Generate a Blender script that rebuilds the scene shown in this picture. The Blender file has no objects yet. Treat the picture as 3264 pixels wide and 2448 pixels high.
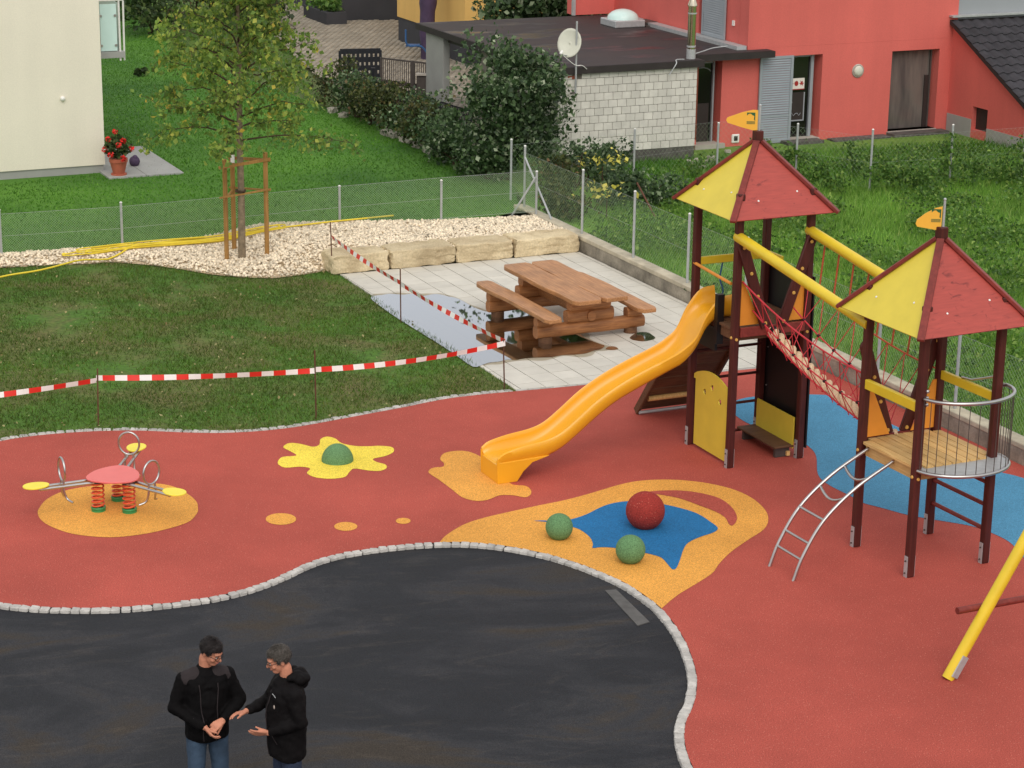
import bpy, bmesh, math, random
import numpy as np
from mathutils import Vector, Matrix

random.seed(7)
rng = np.random.default_rng(7)
SC = bpy.context.scene
COL = SC.collection

# ------------------------------------------------------------------ camera
FPX, PITCH, ROLL, CAM_H = 7043.87, 0.293, -0.0143, 9.6      # focal length in photo pixels, tilt, roll, eye height in m
_fw = np.array([0, math.cos(PITCH), -math.sin(PITCH)])
_r0 = np.array([1.0, 0, 0]); _d0 = np.cross(_fw, _r0)
CR = math.cos(ROLL) * _r0 + math.sin(ROLL) * _d0
CD = -math.sin(ROLL) * _r0 + math.cos(ROLL) * _d0
cam = bpy.data.cameras.new('camera'); camo = bpy.data.objects.new('camera', cam); COL.objects.link(camo)
cam.sensor_width = 36; cam.lens = FPX / 3264 * 36; cam.clip_end = 2000
camo.matrix_world = Matrix(((CR[0], -CD[0], -_fw[0], 0), (CR[1], -CD[1], -_fw[1], 0), (CR[2], -CD[2], -_fw[2], CAM_H), (0, 0, 0, 1)))
SC.camera = camo

# ------------------------------------------------------------------ light
SUN_EL, SUN_AZ = math.radians(47), math.radians(172)         # azimuth clockwise from +Y: veiled evening sun behind the viewer
wd = bpy.data.worlds.new('World'); SC.world = wd; wd.use_nodes = True
nt = wd.node_tree; nt.nodes.clear()
sky = nt.nodes.new('ShaderNodeTexSky'); sky.sky_type = 'NISHITA'; sky.sun_disc = False
sky.sun_elevation = SUN_EL; sky.sun_rotation = SUN_AZ; sky.air_density = 1.0; sky.dust_density = 4.0; sky.ozone_density = 1.0
hs = nt.nodes.new('ShaderNodeHueSaturation'); hs.inputs['Saturation'].default_value = 0.45   # thin high cloud
veil = nt.nodes.new('ShaderNodeMix'); veil.data_type = 'RGBA'; veil.inputs[0].default_value = 0.66      # even cloud layer over the clear sky
tc = nt.nodes.new('ShaderNodeTexCoord'); cl = nt.nodes.new('ShaderNodeTexNoise'); cl.inputs['Scale'].default_value = 2.6; cl.inputs['Detail'].default_value = 5
cr = nt.nodes.new('ShaderNodeValToRGB'); cr.color_ramp.elements[0].position = 0.36; cr.color_ramp.elements[0].color = (6.7, 7.0, 7.5, 1)
cr.color_ramp.elements[1].position = 0.64; cr.color_ramp.elements[1].color = (10.2, 9.9, 9.5, 1)                # mottled cloud, the same all round
nt.links.new(tc.outputs['Generated'], cl.inputs['Vector']); nt.links.new(cl.outputs['Fac'], cr.inputs[0]); nt.links.new(cr.outputs[0], veil.inputs[7])
bg = nt.nodes.new('ShaderNodeBackground'); bg.inputs[1].default_value = 0.13
wo = nt.nodes.new('ShaderNodeOutputWorld')
nt.links.new(sky.outputs[0], hs.inputs['Color']); nt.links.new(hs.outputs[0], veil.inputs[6])
nt.links.new(veil.outputs[2], bg.inputs[0]); nt.links.new(bg.outputs[0], wo.inputs[0])
sl = bpy.data.lights.new('sun', 'SUN'); sl.energy = 1.05; sl.angle = math.radians(42); sl.color = (1.0, 0.945, 0.87)
so = bpy.data.objects.new('sun', sl); COL.objects.link(so)
sd = Vector((math.sin(SUN_AZ) * math.cos(SUN_EL), math.cos(SUN_AZ) * math.cos(SUN_EL), math.sin(SUN_EL)))
so.rotation_euler = sd.to_track_quat('Z', 'Y').to_euler(); so.location = (0, 0, 40)
SC.view_settings.view_transform = 'Standard'; SC.view_settings.look = 'None'
SC.view_settings.gamma = 1; SC.view_settings.exposure = 0.0; SC.view_settings.use_curve_mapping = False
SC.render.engine = 'CYCLES'; SC.cycles.max_bounces = 6; SC.cycles.transparent_max_bounces = 12

# ------------------------------------------------------------------ survey: photo pixel (2212 px wide) -> point in the place
K = 3264 / 2212
def _ray(x, y):
    return _fw + (x * K - 1632) / FPX * CR + (y * K - 1224) / FPX * CD
def G(x, y, z=0.0):
    d = _ray(x, y); t = (z - CAM_H) / d[2]
    return Vector((t * d[0], t * d[1], z))
class Frame:
    def __init__(s, c, ang):
        s.c = np.array([c[0], c[1]]); s.a = ang
        s.U = np.array([math.cos(ang), math.sin(ang)]); s.W = np.array([-math.sin(ang), math.cos(ang)])
    def P(s, a, b, z=0.0):
        q = s.c + a * s.U + b * s.W
        return Vector((q[0], q[1], z))
    def loc(s, p):
        q = np.array([p[0], p[1]]) - s.c
        return q @ s.U, q @ s.W
    def on(s, x, y, w0=0.0):                       # point of the upright plane w = w0 seen at a pixel
        d = _ray(x, y); n = np.array([s.W[0], s.W[1], 0]); q = s.P(0, w0); o = np.array([0, 0, CAM_H])
        k = ((np.array(q) - o) @ n) / (d @ n); X = o + k * d
        return (X[:2] - s.c) @ s.U, X[2]
A25 = math.radians(24.96)

# ------------------------------------------------------------------ materials
def lin(c):
    return tuple((v / 255 / 12.92) if v / 255 <= 0.04045 else ((v / 255 + 0.055) / 1.055) ** 2.4 for v in c)
class NT:
    def __init__(s, name):
        s.m = bpy.data.materials.new(name); s.m.use_nodes = True; s.t = s.m.node_tree
        s.b = s.t.nodes['Principled BSDF']; s.out = s.t.nodes['Material Output']
        s.pos = s.n('ShaderNodeNewGeometry')
    def n(s, typ, **kw):
        x = s.t.nodes.new(typ)
        for k, v in kw.items(): setattr(x, k, v)
        return x
    def l(s, a, b): s.t.links.new(a, b)
    def noise(s, scale, detail=4, rough=0.55, stretch=None, rot=0, dist=0):
        v = s.pos.outputs['Position']
        if stretch:
            mp = s.n('ShaderNodeMapping'); mp.inputs['Scale'].default_value = stretch; mp.inputs['Rotation'].default_value = (0, 0, rot)
            if rot:
                m0 = s.n('ShaderNodeMapping'); m0.inputs['Rotation'].default_value = (0, 0, rot); s.l(v, m0.inputs[0]); v = m0.outputs[0]
                mp.inputs['Rotation'].default_value = (0, 0, 0)
            s.l(v, mp.inputs[0]); v = mp.outputs[0]
        x = s.n('ShaderNodeTexNoise'); x.inputs['Scale'].default_value = scale; x.inputs['Detail'].default_value = detail
        x.inputs['Roughness'].default_value = rough; x.inputs['Distortion'].default_value = dist
        s.l(v, x.inputs['Vector']); return x.outputs['Fac']
    def ramp(s, fac, stops):
        r = s.n('ShaderNodeValToRGB'); e = r.color_ramp.elements
        while len(e) < len(stops): e.new(0.5)
        for i, (p, c) in enumerate(stops):
            e[i].position = p; e[i].color = (*c, 1) if len(c) == 3 else c
        s.l(fac, r.inputs[0]); return r.outputs[0]
    def val(s, fac, lo, hi, a=0.3, b=0.7):
        m = s.n('ShaderNodeMapRange'); m.inputs[1].default_value = a; m.inputs[2].default_value = b
        m.inputs[3].default_value = lo; m.inputs[4].default_value = hi; s.l(fac, m.inputs[0]); return m.outputs[0]
    def mix(s, fac, a, b, mode='MIX'):
        m = s.n('ShaderNodeMix', data_type='RGBA', blend_type=mode)
        if isinstance(fac, float): m.inputs[0].default_value = fac
        else: s.l(fac, m.inputs[0])
        for i, v in ((6, a), (7, b)):
            if isinstance(v, tuple): m.inputs[i].default_value = (*v, 1)
            else: s.l(v, m.inputs[i])
        return m.outputs[2]
    def scale(s, col, f):                          # colour times a value
        m = s.n('ShaderNodeVectorMath', operation='SCALE')
        if isinstance(col, tuple): m.inputs[0].default_value = col
        else: s.l(col, m.inputs[0])
        s.l(f, m.inputs['Scale']); return m.outputs[0]
    def mul(s, a, b):
        m = s.n('ShaderNodeMath', operation='MULTIPLY')
        for i, v in ((0, a), (1, b)):
            if isinstance(v, float): m.inputs[i].default_value = v
            else: s.l(v, m.inputs[i])
        return m.outputs[0]
    def color(s, c):
        if isinstance(c, tuple): s.b.inputs['Base Color'].default_value = (*c, 1)
        else: s.l(c, s.b.inputs['Base Color'])
    def bump(s, fac, strength, dist=0.01):
        b = s.n('ShaderNodeBump'); b.inputs['Strength'].default_value = strength; b.inputs['Distance'].default_value = dist
        s.l(fac, b.inputs['Height']); s.l(b.outputs[0], s.b.inputs['Normal'])
def M(name, rgb, rough=0.75, var=0.12, sc=5.0, bump=0.0, bsc=80.0, metal=0.0, spec=0.4, obj=0.0, isl=0.0, fine=0.0, fsc=150.0, coat=0.0, streak=0.0):
    t = NT(name); c = lin(rgb)
    f = t.val(t.noise(sc), 1 - var, 1 + var)
    if streak: f = t.mul(f, t.val(t.noise(1.0, 5, 0.6, stretch=(1.6, 1.6, 0.14)), 1 - streak, 1 + streak * .6))
    if fine: f = t.mul(f, t.val(t.noise(fsc, 2), 1 - fine, 1 + fine))
    if obj:
        oi = t.n('ShaderNodeObjectInfo'); f = t.mul(f, t.val(oi.outputs['Random'], 1 - obj, 1 + obj, 0, 1))
    if isl: f = t.mul(f, t.val(t.pos.outputs['Random Per Island'], 1 - isl, 1 + isl, 0, 1))
    t.color(t.scale(c, f))
    t.b.inputs['Roughness'].default_value = rough; t.b.inputs['Metallic'].default_value = metal
    t.b.inputs['Specular IOR Level'].default_value = spec
    if coat: t.b.inputs['Coat Weight'].default_value = coat; t.b.inputs['Coat Roughness'].default_value = 0.15
    if bump: t.bump(t.noise(bsc, 3), bump)
    return t.m
def leafmat(name, stops, trans=0.3, sc=0.9, rough=0.5):
    t = NT(name)
    a = t.pos.outputs['Random Per Island']
    col = t.ramp(a, [(p, lin(c)) for p, c in stops])
    col = t.scale(col, t.val(t.noise(sc, 2), 0.72, 1.28))
    t.color(col); t.b.inputs['Roughness'].default_value = rough; t.b.inputs['Specular IOR Level'].default_value = 0.3
    tr = t.n('ShaderNodeBsdfTranslucent'); t.l(col, tr.inputs[0])
    mx = t.n('ShaderNodeMixShader'); mx.inputs[0].default_value = trans
    t.l(t.b.outputs[0], mx.inputs[1]); t.l(tr.outputs[0], mx.inputs[2]); t.l(mx.outputs[0], t.out.inputs[0])
    return t.m

def wood(name, a, b, ang=0.0, rough=0.6, spec=0.35, obj=0.12, stretch=(1.2, 18, 18), bump=0.15, sc=3.0):
    t = NT(name)
    f = t.noise(sc, 5, 0.6, stretch=stretch, rot=-ang, dist=0.4)
    col = t.ramp(f, [(0.3, lin(a)), (0.72, lin(b))])
    oi = t.n('ShaderNodeObjectInfo')
    col = t.scale(col, t.mul(t.val(oi.outputs['Random'], 1 - obj, 1 + obj, 0, 1), t.val(t.noise(2.5, 2), 0.85, 1.15)))
    t.color(col); t.b.inputs['Roughness'].default_value = rough; t.b.inputs['Specular IOR Level'].default_value = spec
    if bump: t.bump(f, bump, 0.01)
    return t.m

def rubber(name, rgb, flecks=((150, 60, 50), (225, 150, 130))):
    t = NT(name); c = lin(rgb)
    col = t.scale(c, t.mul(t.val(t.noise(0.35, 3), 0.86, 1.12), t.val(t.noise(1.6, 6, 0.7), 0.92, 1.06)))
    g = t.noise(75, 2.5, 0.6)
    col = t.scale(col, t.val(g, 0.6, 1.4, 0.28, 0.72))
    v = t.n('ShaderNodeTexVoronoi'); v.inputs['Scale'].default_value = 24; t.l(t.pos.outputs['Position'], v.inputs['Vector'])
    fl = t.n('ShaderNodeMath', operation='LESS_THAN'); t.l(v.outputs['Distance'], fl.inputs[0]); fl.inputs[1].default_value = 0.16
    col = t.mix(t.mul(fl.outputs[0], 0.3), col, lin(flecks[1]))
    t.color(col); t.b.inputs['Roughness'].default_value = 0.85; t.b.inputs['Specular IOR Level'].default_value = 0.25
    t.bump(g, 0.35, 0.006)
    return t.m
MT = {}
MT['red_rubber'] = rubber('red_rubber', (172, 79, 67))
MT['orange_rubber'] = rubber('orange_rubber', (222, 158, 72), ((180, 110, 40), (240, 190, 110)))
MT['yellow_rubber'] = rubber('yellow_rubber', (236, 210, 78), ((200, 170, 60), (250, 235, 140)))
MT['blue_rubber'] = rubber('blue_rubber', (80, 142, 176), ((40, 90, 130), (120, 175, 205)))
MT['deep_blue_rubber'] = rubber('deep_blue_rubber', (34, 108, 160), ((30, 80, 130), (90, 150, 190)))
MT['ball_red'] = rubber('ball_red', (150, 52, 45))
MT['ball_green'] = rubber('ball_green', (98, 136, 92), ((60, 100, 60), (140, 180, 130)))
MT['cobble'] = M('cobble', (182, 178, 172), 0.75, 0.18, 9, 0.5, 60, obj=0.16, fine=0.12)
MT['slab'] = M('slab', (205, 200, 188), 0.7, 0.07, 3, 0.12, 120, obj=0.05, fine=0.05)
MT['joint'] = M('joint', (84, 80, 70), 0.9, 0.2, 6)
MT['concrete'] = M('concrete', (146, 138, 124), 0.85, 0.42, 2.6, 0.6, 40, fine=0.14, fsc=30)
MT['coping'] = M('coping', (186, 176, 154), 0.85, 0.24, 4, 0.4, 60, fine=0.08)
MT['limestone'] = None
MT['gravel'] = M('gravel', (232, 216, 190), 0.8, 0.12, 7, 0, isl=0.32)
MT['gravel_bed'] = M('gravel_bed', (190, 170, 140), 0.9, 0.25, 25, 0.6, 40)
MT['steel'] = M('steel', (190, 188, 186), 0.32, 0.06, 6, metal=1.0)
MT['galv'] = M('galv', (182, 184, 184), 0.5, 0.1, 12, metal=0.35)
MT['wire'] = M('wire', (160, 184, 148), 0.6, 0.05, 4)
MT['rust'] = M('rust', (96, 62, 46), 0.8, 0.25, 20)
MT['white_paint'] = M('white_paint', (232, 230, 224), 0.5, 0.03)
MT['dark_red_wood'] = wood('dark_red_wood', (66, 26, 22), (88, 36, 30), rough=0.55, stretch=(10, 10, 0.8), obj=0.06)
MT['ridge_wood'] = wood('ridge_wood', (112, 44, 38), (134, 56, 48), rough=0.5, stretch=(6, 6, 6), obj=0.06)
MT['ply_yellow'] = M('ply_yellow', (220, 198, 70), 0.42, 0.05, 4, 0.05, 40)
MT['ply_orange'] = M('ply_orange', (232, 150, 54), 0.42, 0.05, 4, 0.05, 40)
MT['ply_black'] = M('ply_black', (26, 21, 22), 0.45, 0.1, 4)
MT['bolt'] = M('bolt', (214, 166, 84), 0.4, 0.1, 5)
MT['beam_yellow'] = M('beam_yellow', (226, 196, 48), 0.4, 0.07, 3, 0.1, 25)
MT['slide'] = M('slide', (234, 168, 38), 0.3, 0.03, 2, coat=0.25)
MT['plank'] = wood('plank', (198, 156, 92), (226, 190, 128), A25 + math.pi / 2, rough=0.65, obj=0.14)
MT['plank_dark'] = wood('plank_dark', (82, 54, 36), (118, 84, 58), A25, rough=0.75, obj=0.18)
MT['table_wood'] = wood('table_wood', (152, 101, 60), (204, 149, 99), -1.135, rough=0.42, spec=0.5, obj=0.08, stretch=(1.0, 14, 14))
MT['table_log'] = wood('table_log', (136, 86, 50), (184, 126, 78), A25, rough=0.5, obj=0.1, stretch=(1.2, 12, 12))
MT['rope_red'] = M('rope_red', (208, 58, 68), 0.6, 0.12, 40)
MT['rope_orange'] = M('rope_orange', (186, 84, 52), 0.65, 0.15, 40)
MT['hawser'] = M('hawser', (226, 196, 160), 0.85, 0.2, 30, 0.6, 120, fine=0.1)
MT['knot'] = M('knot', (48, 16, 20), 0.6)
MT['hose'] = M('hose', (232, 206, 60), 0.45, 0.08, 10)
MT['tape_red'] = M('tape_red', (222, 52, 42), 0.4, 0.03)
MT['tape_white'] = M('tape_white', (238, 236, 232), 0.4, 0.03)
MT['stake'] = wood('stake', (148, 108, 56), (180, 136, 78), rough=0.75, stretch=(14, 14, 1), obj=0.08)
MT['bark'] = M('bark', (132, 116, 94), 0.85, 0.3, 14, 0.6, 40)
MT['bark_dark'] = M('bark_dark', (74, 58, 44), 0.9, 0.3, 14, 0.5, 40)
MT['red_wall'] = M('red_wall', (214, 105, 96), 0.85, 0.06, 0.5, 0.25, 130, fine=0.06, fsc=50, streak=0.07)
MT['cream_wall'] = M('cream_wall', (236, 228, 210), 0.85, 0.03, 0.5, 0.25, 130, fine=0.04, fsc=50, streak=0.04)
MT['yellow_wall'] = M('yellow_wall', (226, 182, 106), 0.85, 0.05, 0.5, 0.2, 100, streak=0.06)
MT['white_wall'] = M('white_wall', (206, 208, 208), 0.85, 0.05, 0.5)
MT['grey_wall'] = M('grey_wall', (150, 154, 158), 0.8, 0.04, 0.7)
MT['plinth_grey'] = M('plinth_grey', (158, 158, 154), 0.85, 0.08, 2, 0.3, 60)
MT['plinth_dark'] = M('plinth_dark', (62, 62, 66), 0.8, 0.1, 2)
MT['plinth_rough'] = M('plinth_rough', (88, 84, 80), 0.9, 0.3, 6, 0.6, 30)
MT['brick_white'] = M('brick_white', (210, 206, 196), 0.8, 0.08, 5, 0.25, 60, obj=0.09, fine=0.06, streak=0.06)
MT['mortar'] = M('mortar', (122, 116, 106), 0.9, 0.2, 5)
MT['roof_felt'] = None
MT['fascia'] = M('fascia', (50, 44, 42), 0.7, 0.15, 4)
MT['shutter'] = M('shutter', (150, 157, 162), 0.5, 0.05, 3, obj=0.03)
MT['dark_glass'] = M('dark_glass', (24, 22, 22), 0.08, 0.2, 1.5, spec=0.6)
MT['grey_glass'] = None
MT['frame_dark'] = M('frame_dark', (52, 44, 42), 0.5)
MT['sill'] = M('sill', (176, 168, 158), 0.8, 0.1, 5)
MT['tile_dark'] = M('tile_dark', (54, 52, 56), 0.7, 0.22, 5, 0.3, 40, obj=0.2)
MT['terracotta'] = M('terracotta', (176, 96, 72), 0.8, 0.1, 8)
MT['frosted'] = M('frosted', (206, 232, 226), 0.25, 0.03)
MT['lattice_dark'] = M('lattice_dark', (30, 32, 38), 0.6, 0.1)
MT['iron'] = M('iron', (76, 68, 64), 0.6, 0.15, 8)
MT['purple'] = M('purple', (74, 58, 84), 0.7, 0.15, 6, 0.4, 12)
MT['blue_paint'] = M('blue_paint', (52, 92, 140), 0.5)
MT['paver'] = M('paver', (152, 143, 128), 0.85, 0.14, 1.3, isl=0.16, fine=0.06, fsc=30)
MT['soil'] = M('soil', (84, 66, 48), 0.95, 0.3, 8, 0.6, 40)
MT['stone'] = M('stone', (172, 166, 154), 0.85, 0.2, 9, 0.5, 40, obj=0.15)
MT['skin'] = M('skin', (196, 132, 106), 0.62, 0.12, 22, 0.15, 90, spec=0.25)
MT['lips'] = M('lips', (166, 92, 82), 0.5)
MT['hair_dark'] = M('hair_dark', (30, 22, 20), 0.5, 0.35, 70, 0.8, 160)
MT['hair_grey'] = M('hair_grey', (78, 72, 66), 0.55, 0.35, 70, 0.8, 160)
MT['jacket_black'] = M('jacket_black', (11, 9, 10), 0.8, 0.2, 9, 0.5, 18, spec=0.12)
MT['jacket_shoulder'] = M('jacket_shoulder', (50, 44, 45), 0.8, 0.15, 9, 0.4, 18, spec=0.15)
MT['jacket_brown'] = M('jacket_brown', (14, 11, 12), 0.75, 0.2, 9, 0.5, 18, spec=0.15)
MT['denim'] = M('denim', (56, 74, 94), 0.85, 0.25, 7, 0.4, 60)
MT['denim_dark'] = M('denim_dark', (42, 52, 74), 0.85, 0.25, 7, 0.4, 60)
MT['shoe'] = M('shoe', (30, 28, 28), 0.5)
MT['eye'] = M('eye', (176, 160, 150), 0.3, 0.02)
MT['chrome'] = M('chrome', (206, 196, 176), 0.15, 0.03, metal=1.0)
MT['copper'] = M('copper', (150, 84, 62), 0.4, 0.1, metal=0.6)
MT['dish'] = M('dish', (206, 206, 190), 0.5, 0.06, 8)
MT['spring'] = M('spring', (224, 88, 50), 0.4, 0.06)
MT['green_paint'] = M('green_paint', (58, 140, 80), 0.4, 0.06)
MT['pink'] = M('pink', (226, 112, 108), 0.4, 0.03)
MT['seat_yellow'] = M('seat_yellow', (240, 222, 70), 0.4, 0.03)
MT['flag'] = M('flag', (242, 182, 66), 0.5, 0.03)
MT['flag_green'] = M('flag_green', (40, 96, 60), 0.5, 0.03)
MT['flower_red'] = M('flower_red', (222, 46, 40), 0.6, 0.15, 20, isl=0.2)
MT['banner'] = M('banner', (226, 220, 210), 0.6, 0.03)
MT['banner_red'] = M('banner_red', (160, 40, 36), 0.6, 0.05)
MT['far_ground'] = M('far_ground', (84, 96, 52), 0.95, 0.3, 0.2)
L_DARK = leafmat('leaf_dark', [(0, (42, 60, 32)), (0.6, (66, 88, 46)), (1, (104, 118, 68))])
L_BUSH = leafmat('leaf_bush', [(0, (46, 66, 42)), (0.65, (76, 100, 62)), (0.9, (108, 130, 88)), (1, (176, 186, 156))], 0.3, 0.9, 0.38)
L_TREE = leafmat('leaf_tree', [(0, (82, 110, 52)), (0.5, (122, 150, 68)), (0.88, (164, 182, 86)), (0.97, (198, 200, 98)), (1, (220, 186, 76))], 0.45, 1.2)
L_HEDGE = leafmat('leaf_hedge', [(0, (44, 52, 30)), (0.6, (76, 88, 46)), (0.9, (110, 110, 64)), (1, (120, 92, 64))])
L_VINE = leafmat('leaf_vine', [(0, (56, 86, 36)), (0.7, (96, 134, 58)), (1, (140, 164, 80))])
L_MAPLE = leafmat('leaf_maple', [(0, (196, 190, 80)), (1, (226, 214, 110))])
L_GRASS = leafmat('grass_near', [(0, (74, 80, 32)), (0.5, (72, 104, 26)), (0.85, (88, 124, 32)), (1, (110, 100, 52))], 0.25, 0.7)
L_LAWN = leafmat('grass_lawn', [(0, (54, 102, 18)), (0.6, (72, 126, 24)), (1, (104, 150, 42))], 0.3, 0.18)
L_MEADOW = leafmat('grass_meadow', [(0, (80, 124, 40)), (0.6, (118, 164, 60)), (0.9, (146, 182, 80)), (1, (168, 184, 104))], 0.3, 0.5)
L_LITTER = leafmat('leaf_litter', [(0, (140, 132, 84)), (0.6, (172, 164, 116)), (1, (128, 104, 60))], 0.1)

def _special():
    t = NT('damp_slab'); tr = t.n('ShaderNodeBsdfTransparent'); tr.inputs[0].default_value = (*lin((230, 226, 218)), 1); t.l(tr.outputs[0], t.out.inputs[0]); MT['damp_slab'] = t.m
    t = NT('asphalt'); p = t.noise(0.55, 7, 0.66, stretch=(0.6, 1.1, 1), rot=-0.2, dist=0.9)
    dust = t.noise(1.3, 8, 0.78, stretch=(0.5, 1.5, 1), rot=-0.24, dist=1.6)
    col = t.ramp(p, [(0.36, lin((29, 30, 34))), (0.46, lin((38, 39, 43))), (0.54, lin((51, 51, 54))), (0.63, lin((60, 54, 48)))])
    d = t.val(dust, 0.0, 0.24, 0.54, 0.82)
    col = t.mix(d, col, lin((120, 108, 96)))
    g = t.noise(90, 3, 0.7); col = t.scale(col, t.val(g, 0.5, 1.5))
    t.color(col); t.b.inputs['Specular IOR Level'].default_value = 0.22
    t.l(t.val(p, 0.55, 0.9), t.b.inputs['Roughness']); t.bump(g, 0.5, 0.006); MT['asphalt'] = t.m
    t = NT('limestone'); a = t.noise(2.2, 5); col = t.ramp(a, [(0.3, lin((176, 156, 122))), (0.55, lin((206, 188, 152))), (0.75, lin((222, 204, 168)))])
    col = t.scale(col, t.val(t.noise(30, 3), 0.86, 1.14))
    oi = t.n('ShaderNodeObjectInfo'); col = t.scale(col, t.val(oi.outputs['Random'], 0.92, 1.08, 0, 1))
    t.color(col); t.b.inputs['Roughness'].default_value = 0.85; t.bump(t.noise(9, 6, 0.65), 0.9, 0.03); MT['limestone'] = t.m
    t = NT('lawn_soil'); a = t.noise(0.75, 5, 0.62, dist=0.5); b = t.noise(14, 4)
    col = t.ramp(a, [(0.32, lin((102, 98, 54))), (0.46, lin((92, 102, 46))), (0.58, lin((72, 108, 28)))])
    col = t.scale(col, t.val(b, 0.65, 1.3)); t.color(col); t.b.inputs['Roughness'].default_value = 0.95; t.bump(b, 0.8, 0.02); MT['lawn_soil'] = t.m
    t = NT('lawn_base'); a = t.noise(0.25, 4); b = t.noise(20, 4)
    col = t.ramp(a, [(0.35, lin((52, 98, 18))), (0.65, lin((80, 128, 28)))]); col = t.scale(col, t.val(b, 0.7, 1.25))
    t.color(col); t.b.inputs['Roughness'].default_value = 0.95; t.bump(b, 0.8, 0.02); MT['lawn_base'] = t.m
    t = NT('meadow_base'); a = t.noise(0.6, 4); b = t.noise(12, 4)
    col = t.ramp(a, [(0.35, lin((76, 114, 38))), (0.65, lin((106, 144, 50)))]); col = t.scale(col, t.val(b, 0.6, 1.25))
    t.color(col); t.b.inputs['Roughness'].default_value = 0.95; t.bump(b, 0.8, 0.03); MT['meadow_base'] = t.m
    t = NT('roof_felt'); a = t.noise(0.9, 4, stretch=(0.5, 1.3, 1), rot=-A25); g = t.noise(120, 2)
    col = t.scale(t.ramp(a, [(0.4, lin((58, 50, 48))), (0.62, lin((48, 44, 46)))]), t.val(g, 0.8, 1.2)); t.color(col)
    t.l(t.val(a, 0.75, 0.28, 0.52, 0.66), t.b.inputs['Roughness']); t.b.inputs['Specular IOR Level'].default_value = 0.4
    bs = t.n('ShaderNodeBump'); bs.inputs['Strength'].default_value = 0.2; bs.inputs['Distance'].default_value = 0.003
    t.l(g, bs.inputs['Height']); MT['roof_felt'] = t.m
    t = NT('grey_glass'); a = t.noise(2.0, 3, stretch=(2.2, 2.2, 0.35))
    t.color(t.ramp(a, [(0.35, lin((82, 78, 76))), (0.65, lin((112, 104, 98)))])); t.b.inputs['Roughness'].default_value = 0.12; MT['grey_glass'] = t.m
    # rain water standing on the slabs: clear, darkens the stone under it, mirrors the sky at this low angle
    t = NT('puddle_water'); gl = t.n('ShaderNodeBsdfGlossy'); gl.inputs['Roughness'].default_value = 0.02
    tr = t.n('ShaderNodeBsdfTransparent'); tr.inputs[0].default_value = (*lin((220, 209, 190)), 1)
    fr = t.n('ShaderNodeFresnel'); fr.inputs['IOR'].default_value = 1.7
    w = t.n('ShaderNodeBump'); w.inputs['Strength'].default_value = 0.01; w.inputs['Distance'].default_value = 0.001
    t.l(t.noise(5, 2), w.inputs['Height']); t.l(w.outputs[0], gl.inputs['Normal'])
    mx = t.n('ShaderNodeMixShader'); t.l(t.mul(fr.outputs[0], 3.0), mx.inputs[0]); t.l(tr.outputs[0], mx.inputs[1]); t.l(gl.outputs[0], mx.inputs[2])
    t.l(mx.outputs[0], t.out.inputs[0]); MT['puddle'] = t.m
    t = NT('painted_ply_red'); kn = t.noise(5.5, 3, 0.6, stretch=(1, 1, 2.2), dist=0.8)
    gr = t.noise(3, 5, 0.6, stretch=(1.5, 1.5, 16))
    col = t.scale(lin((170, 70, 60)), t.val(gr, 0.86, 1.1)); col = t.mix(t.val(kn, 0.0, 0.75, 0.60, 0.70), col, lin((104, 34, 32)))
    t.color(col); t.b.inputs['Roughness'].default_value = 0.5; MT['ply_red'] = t.m
_special()

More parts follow.
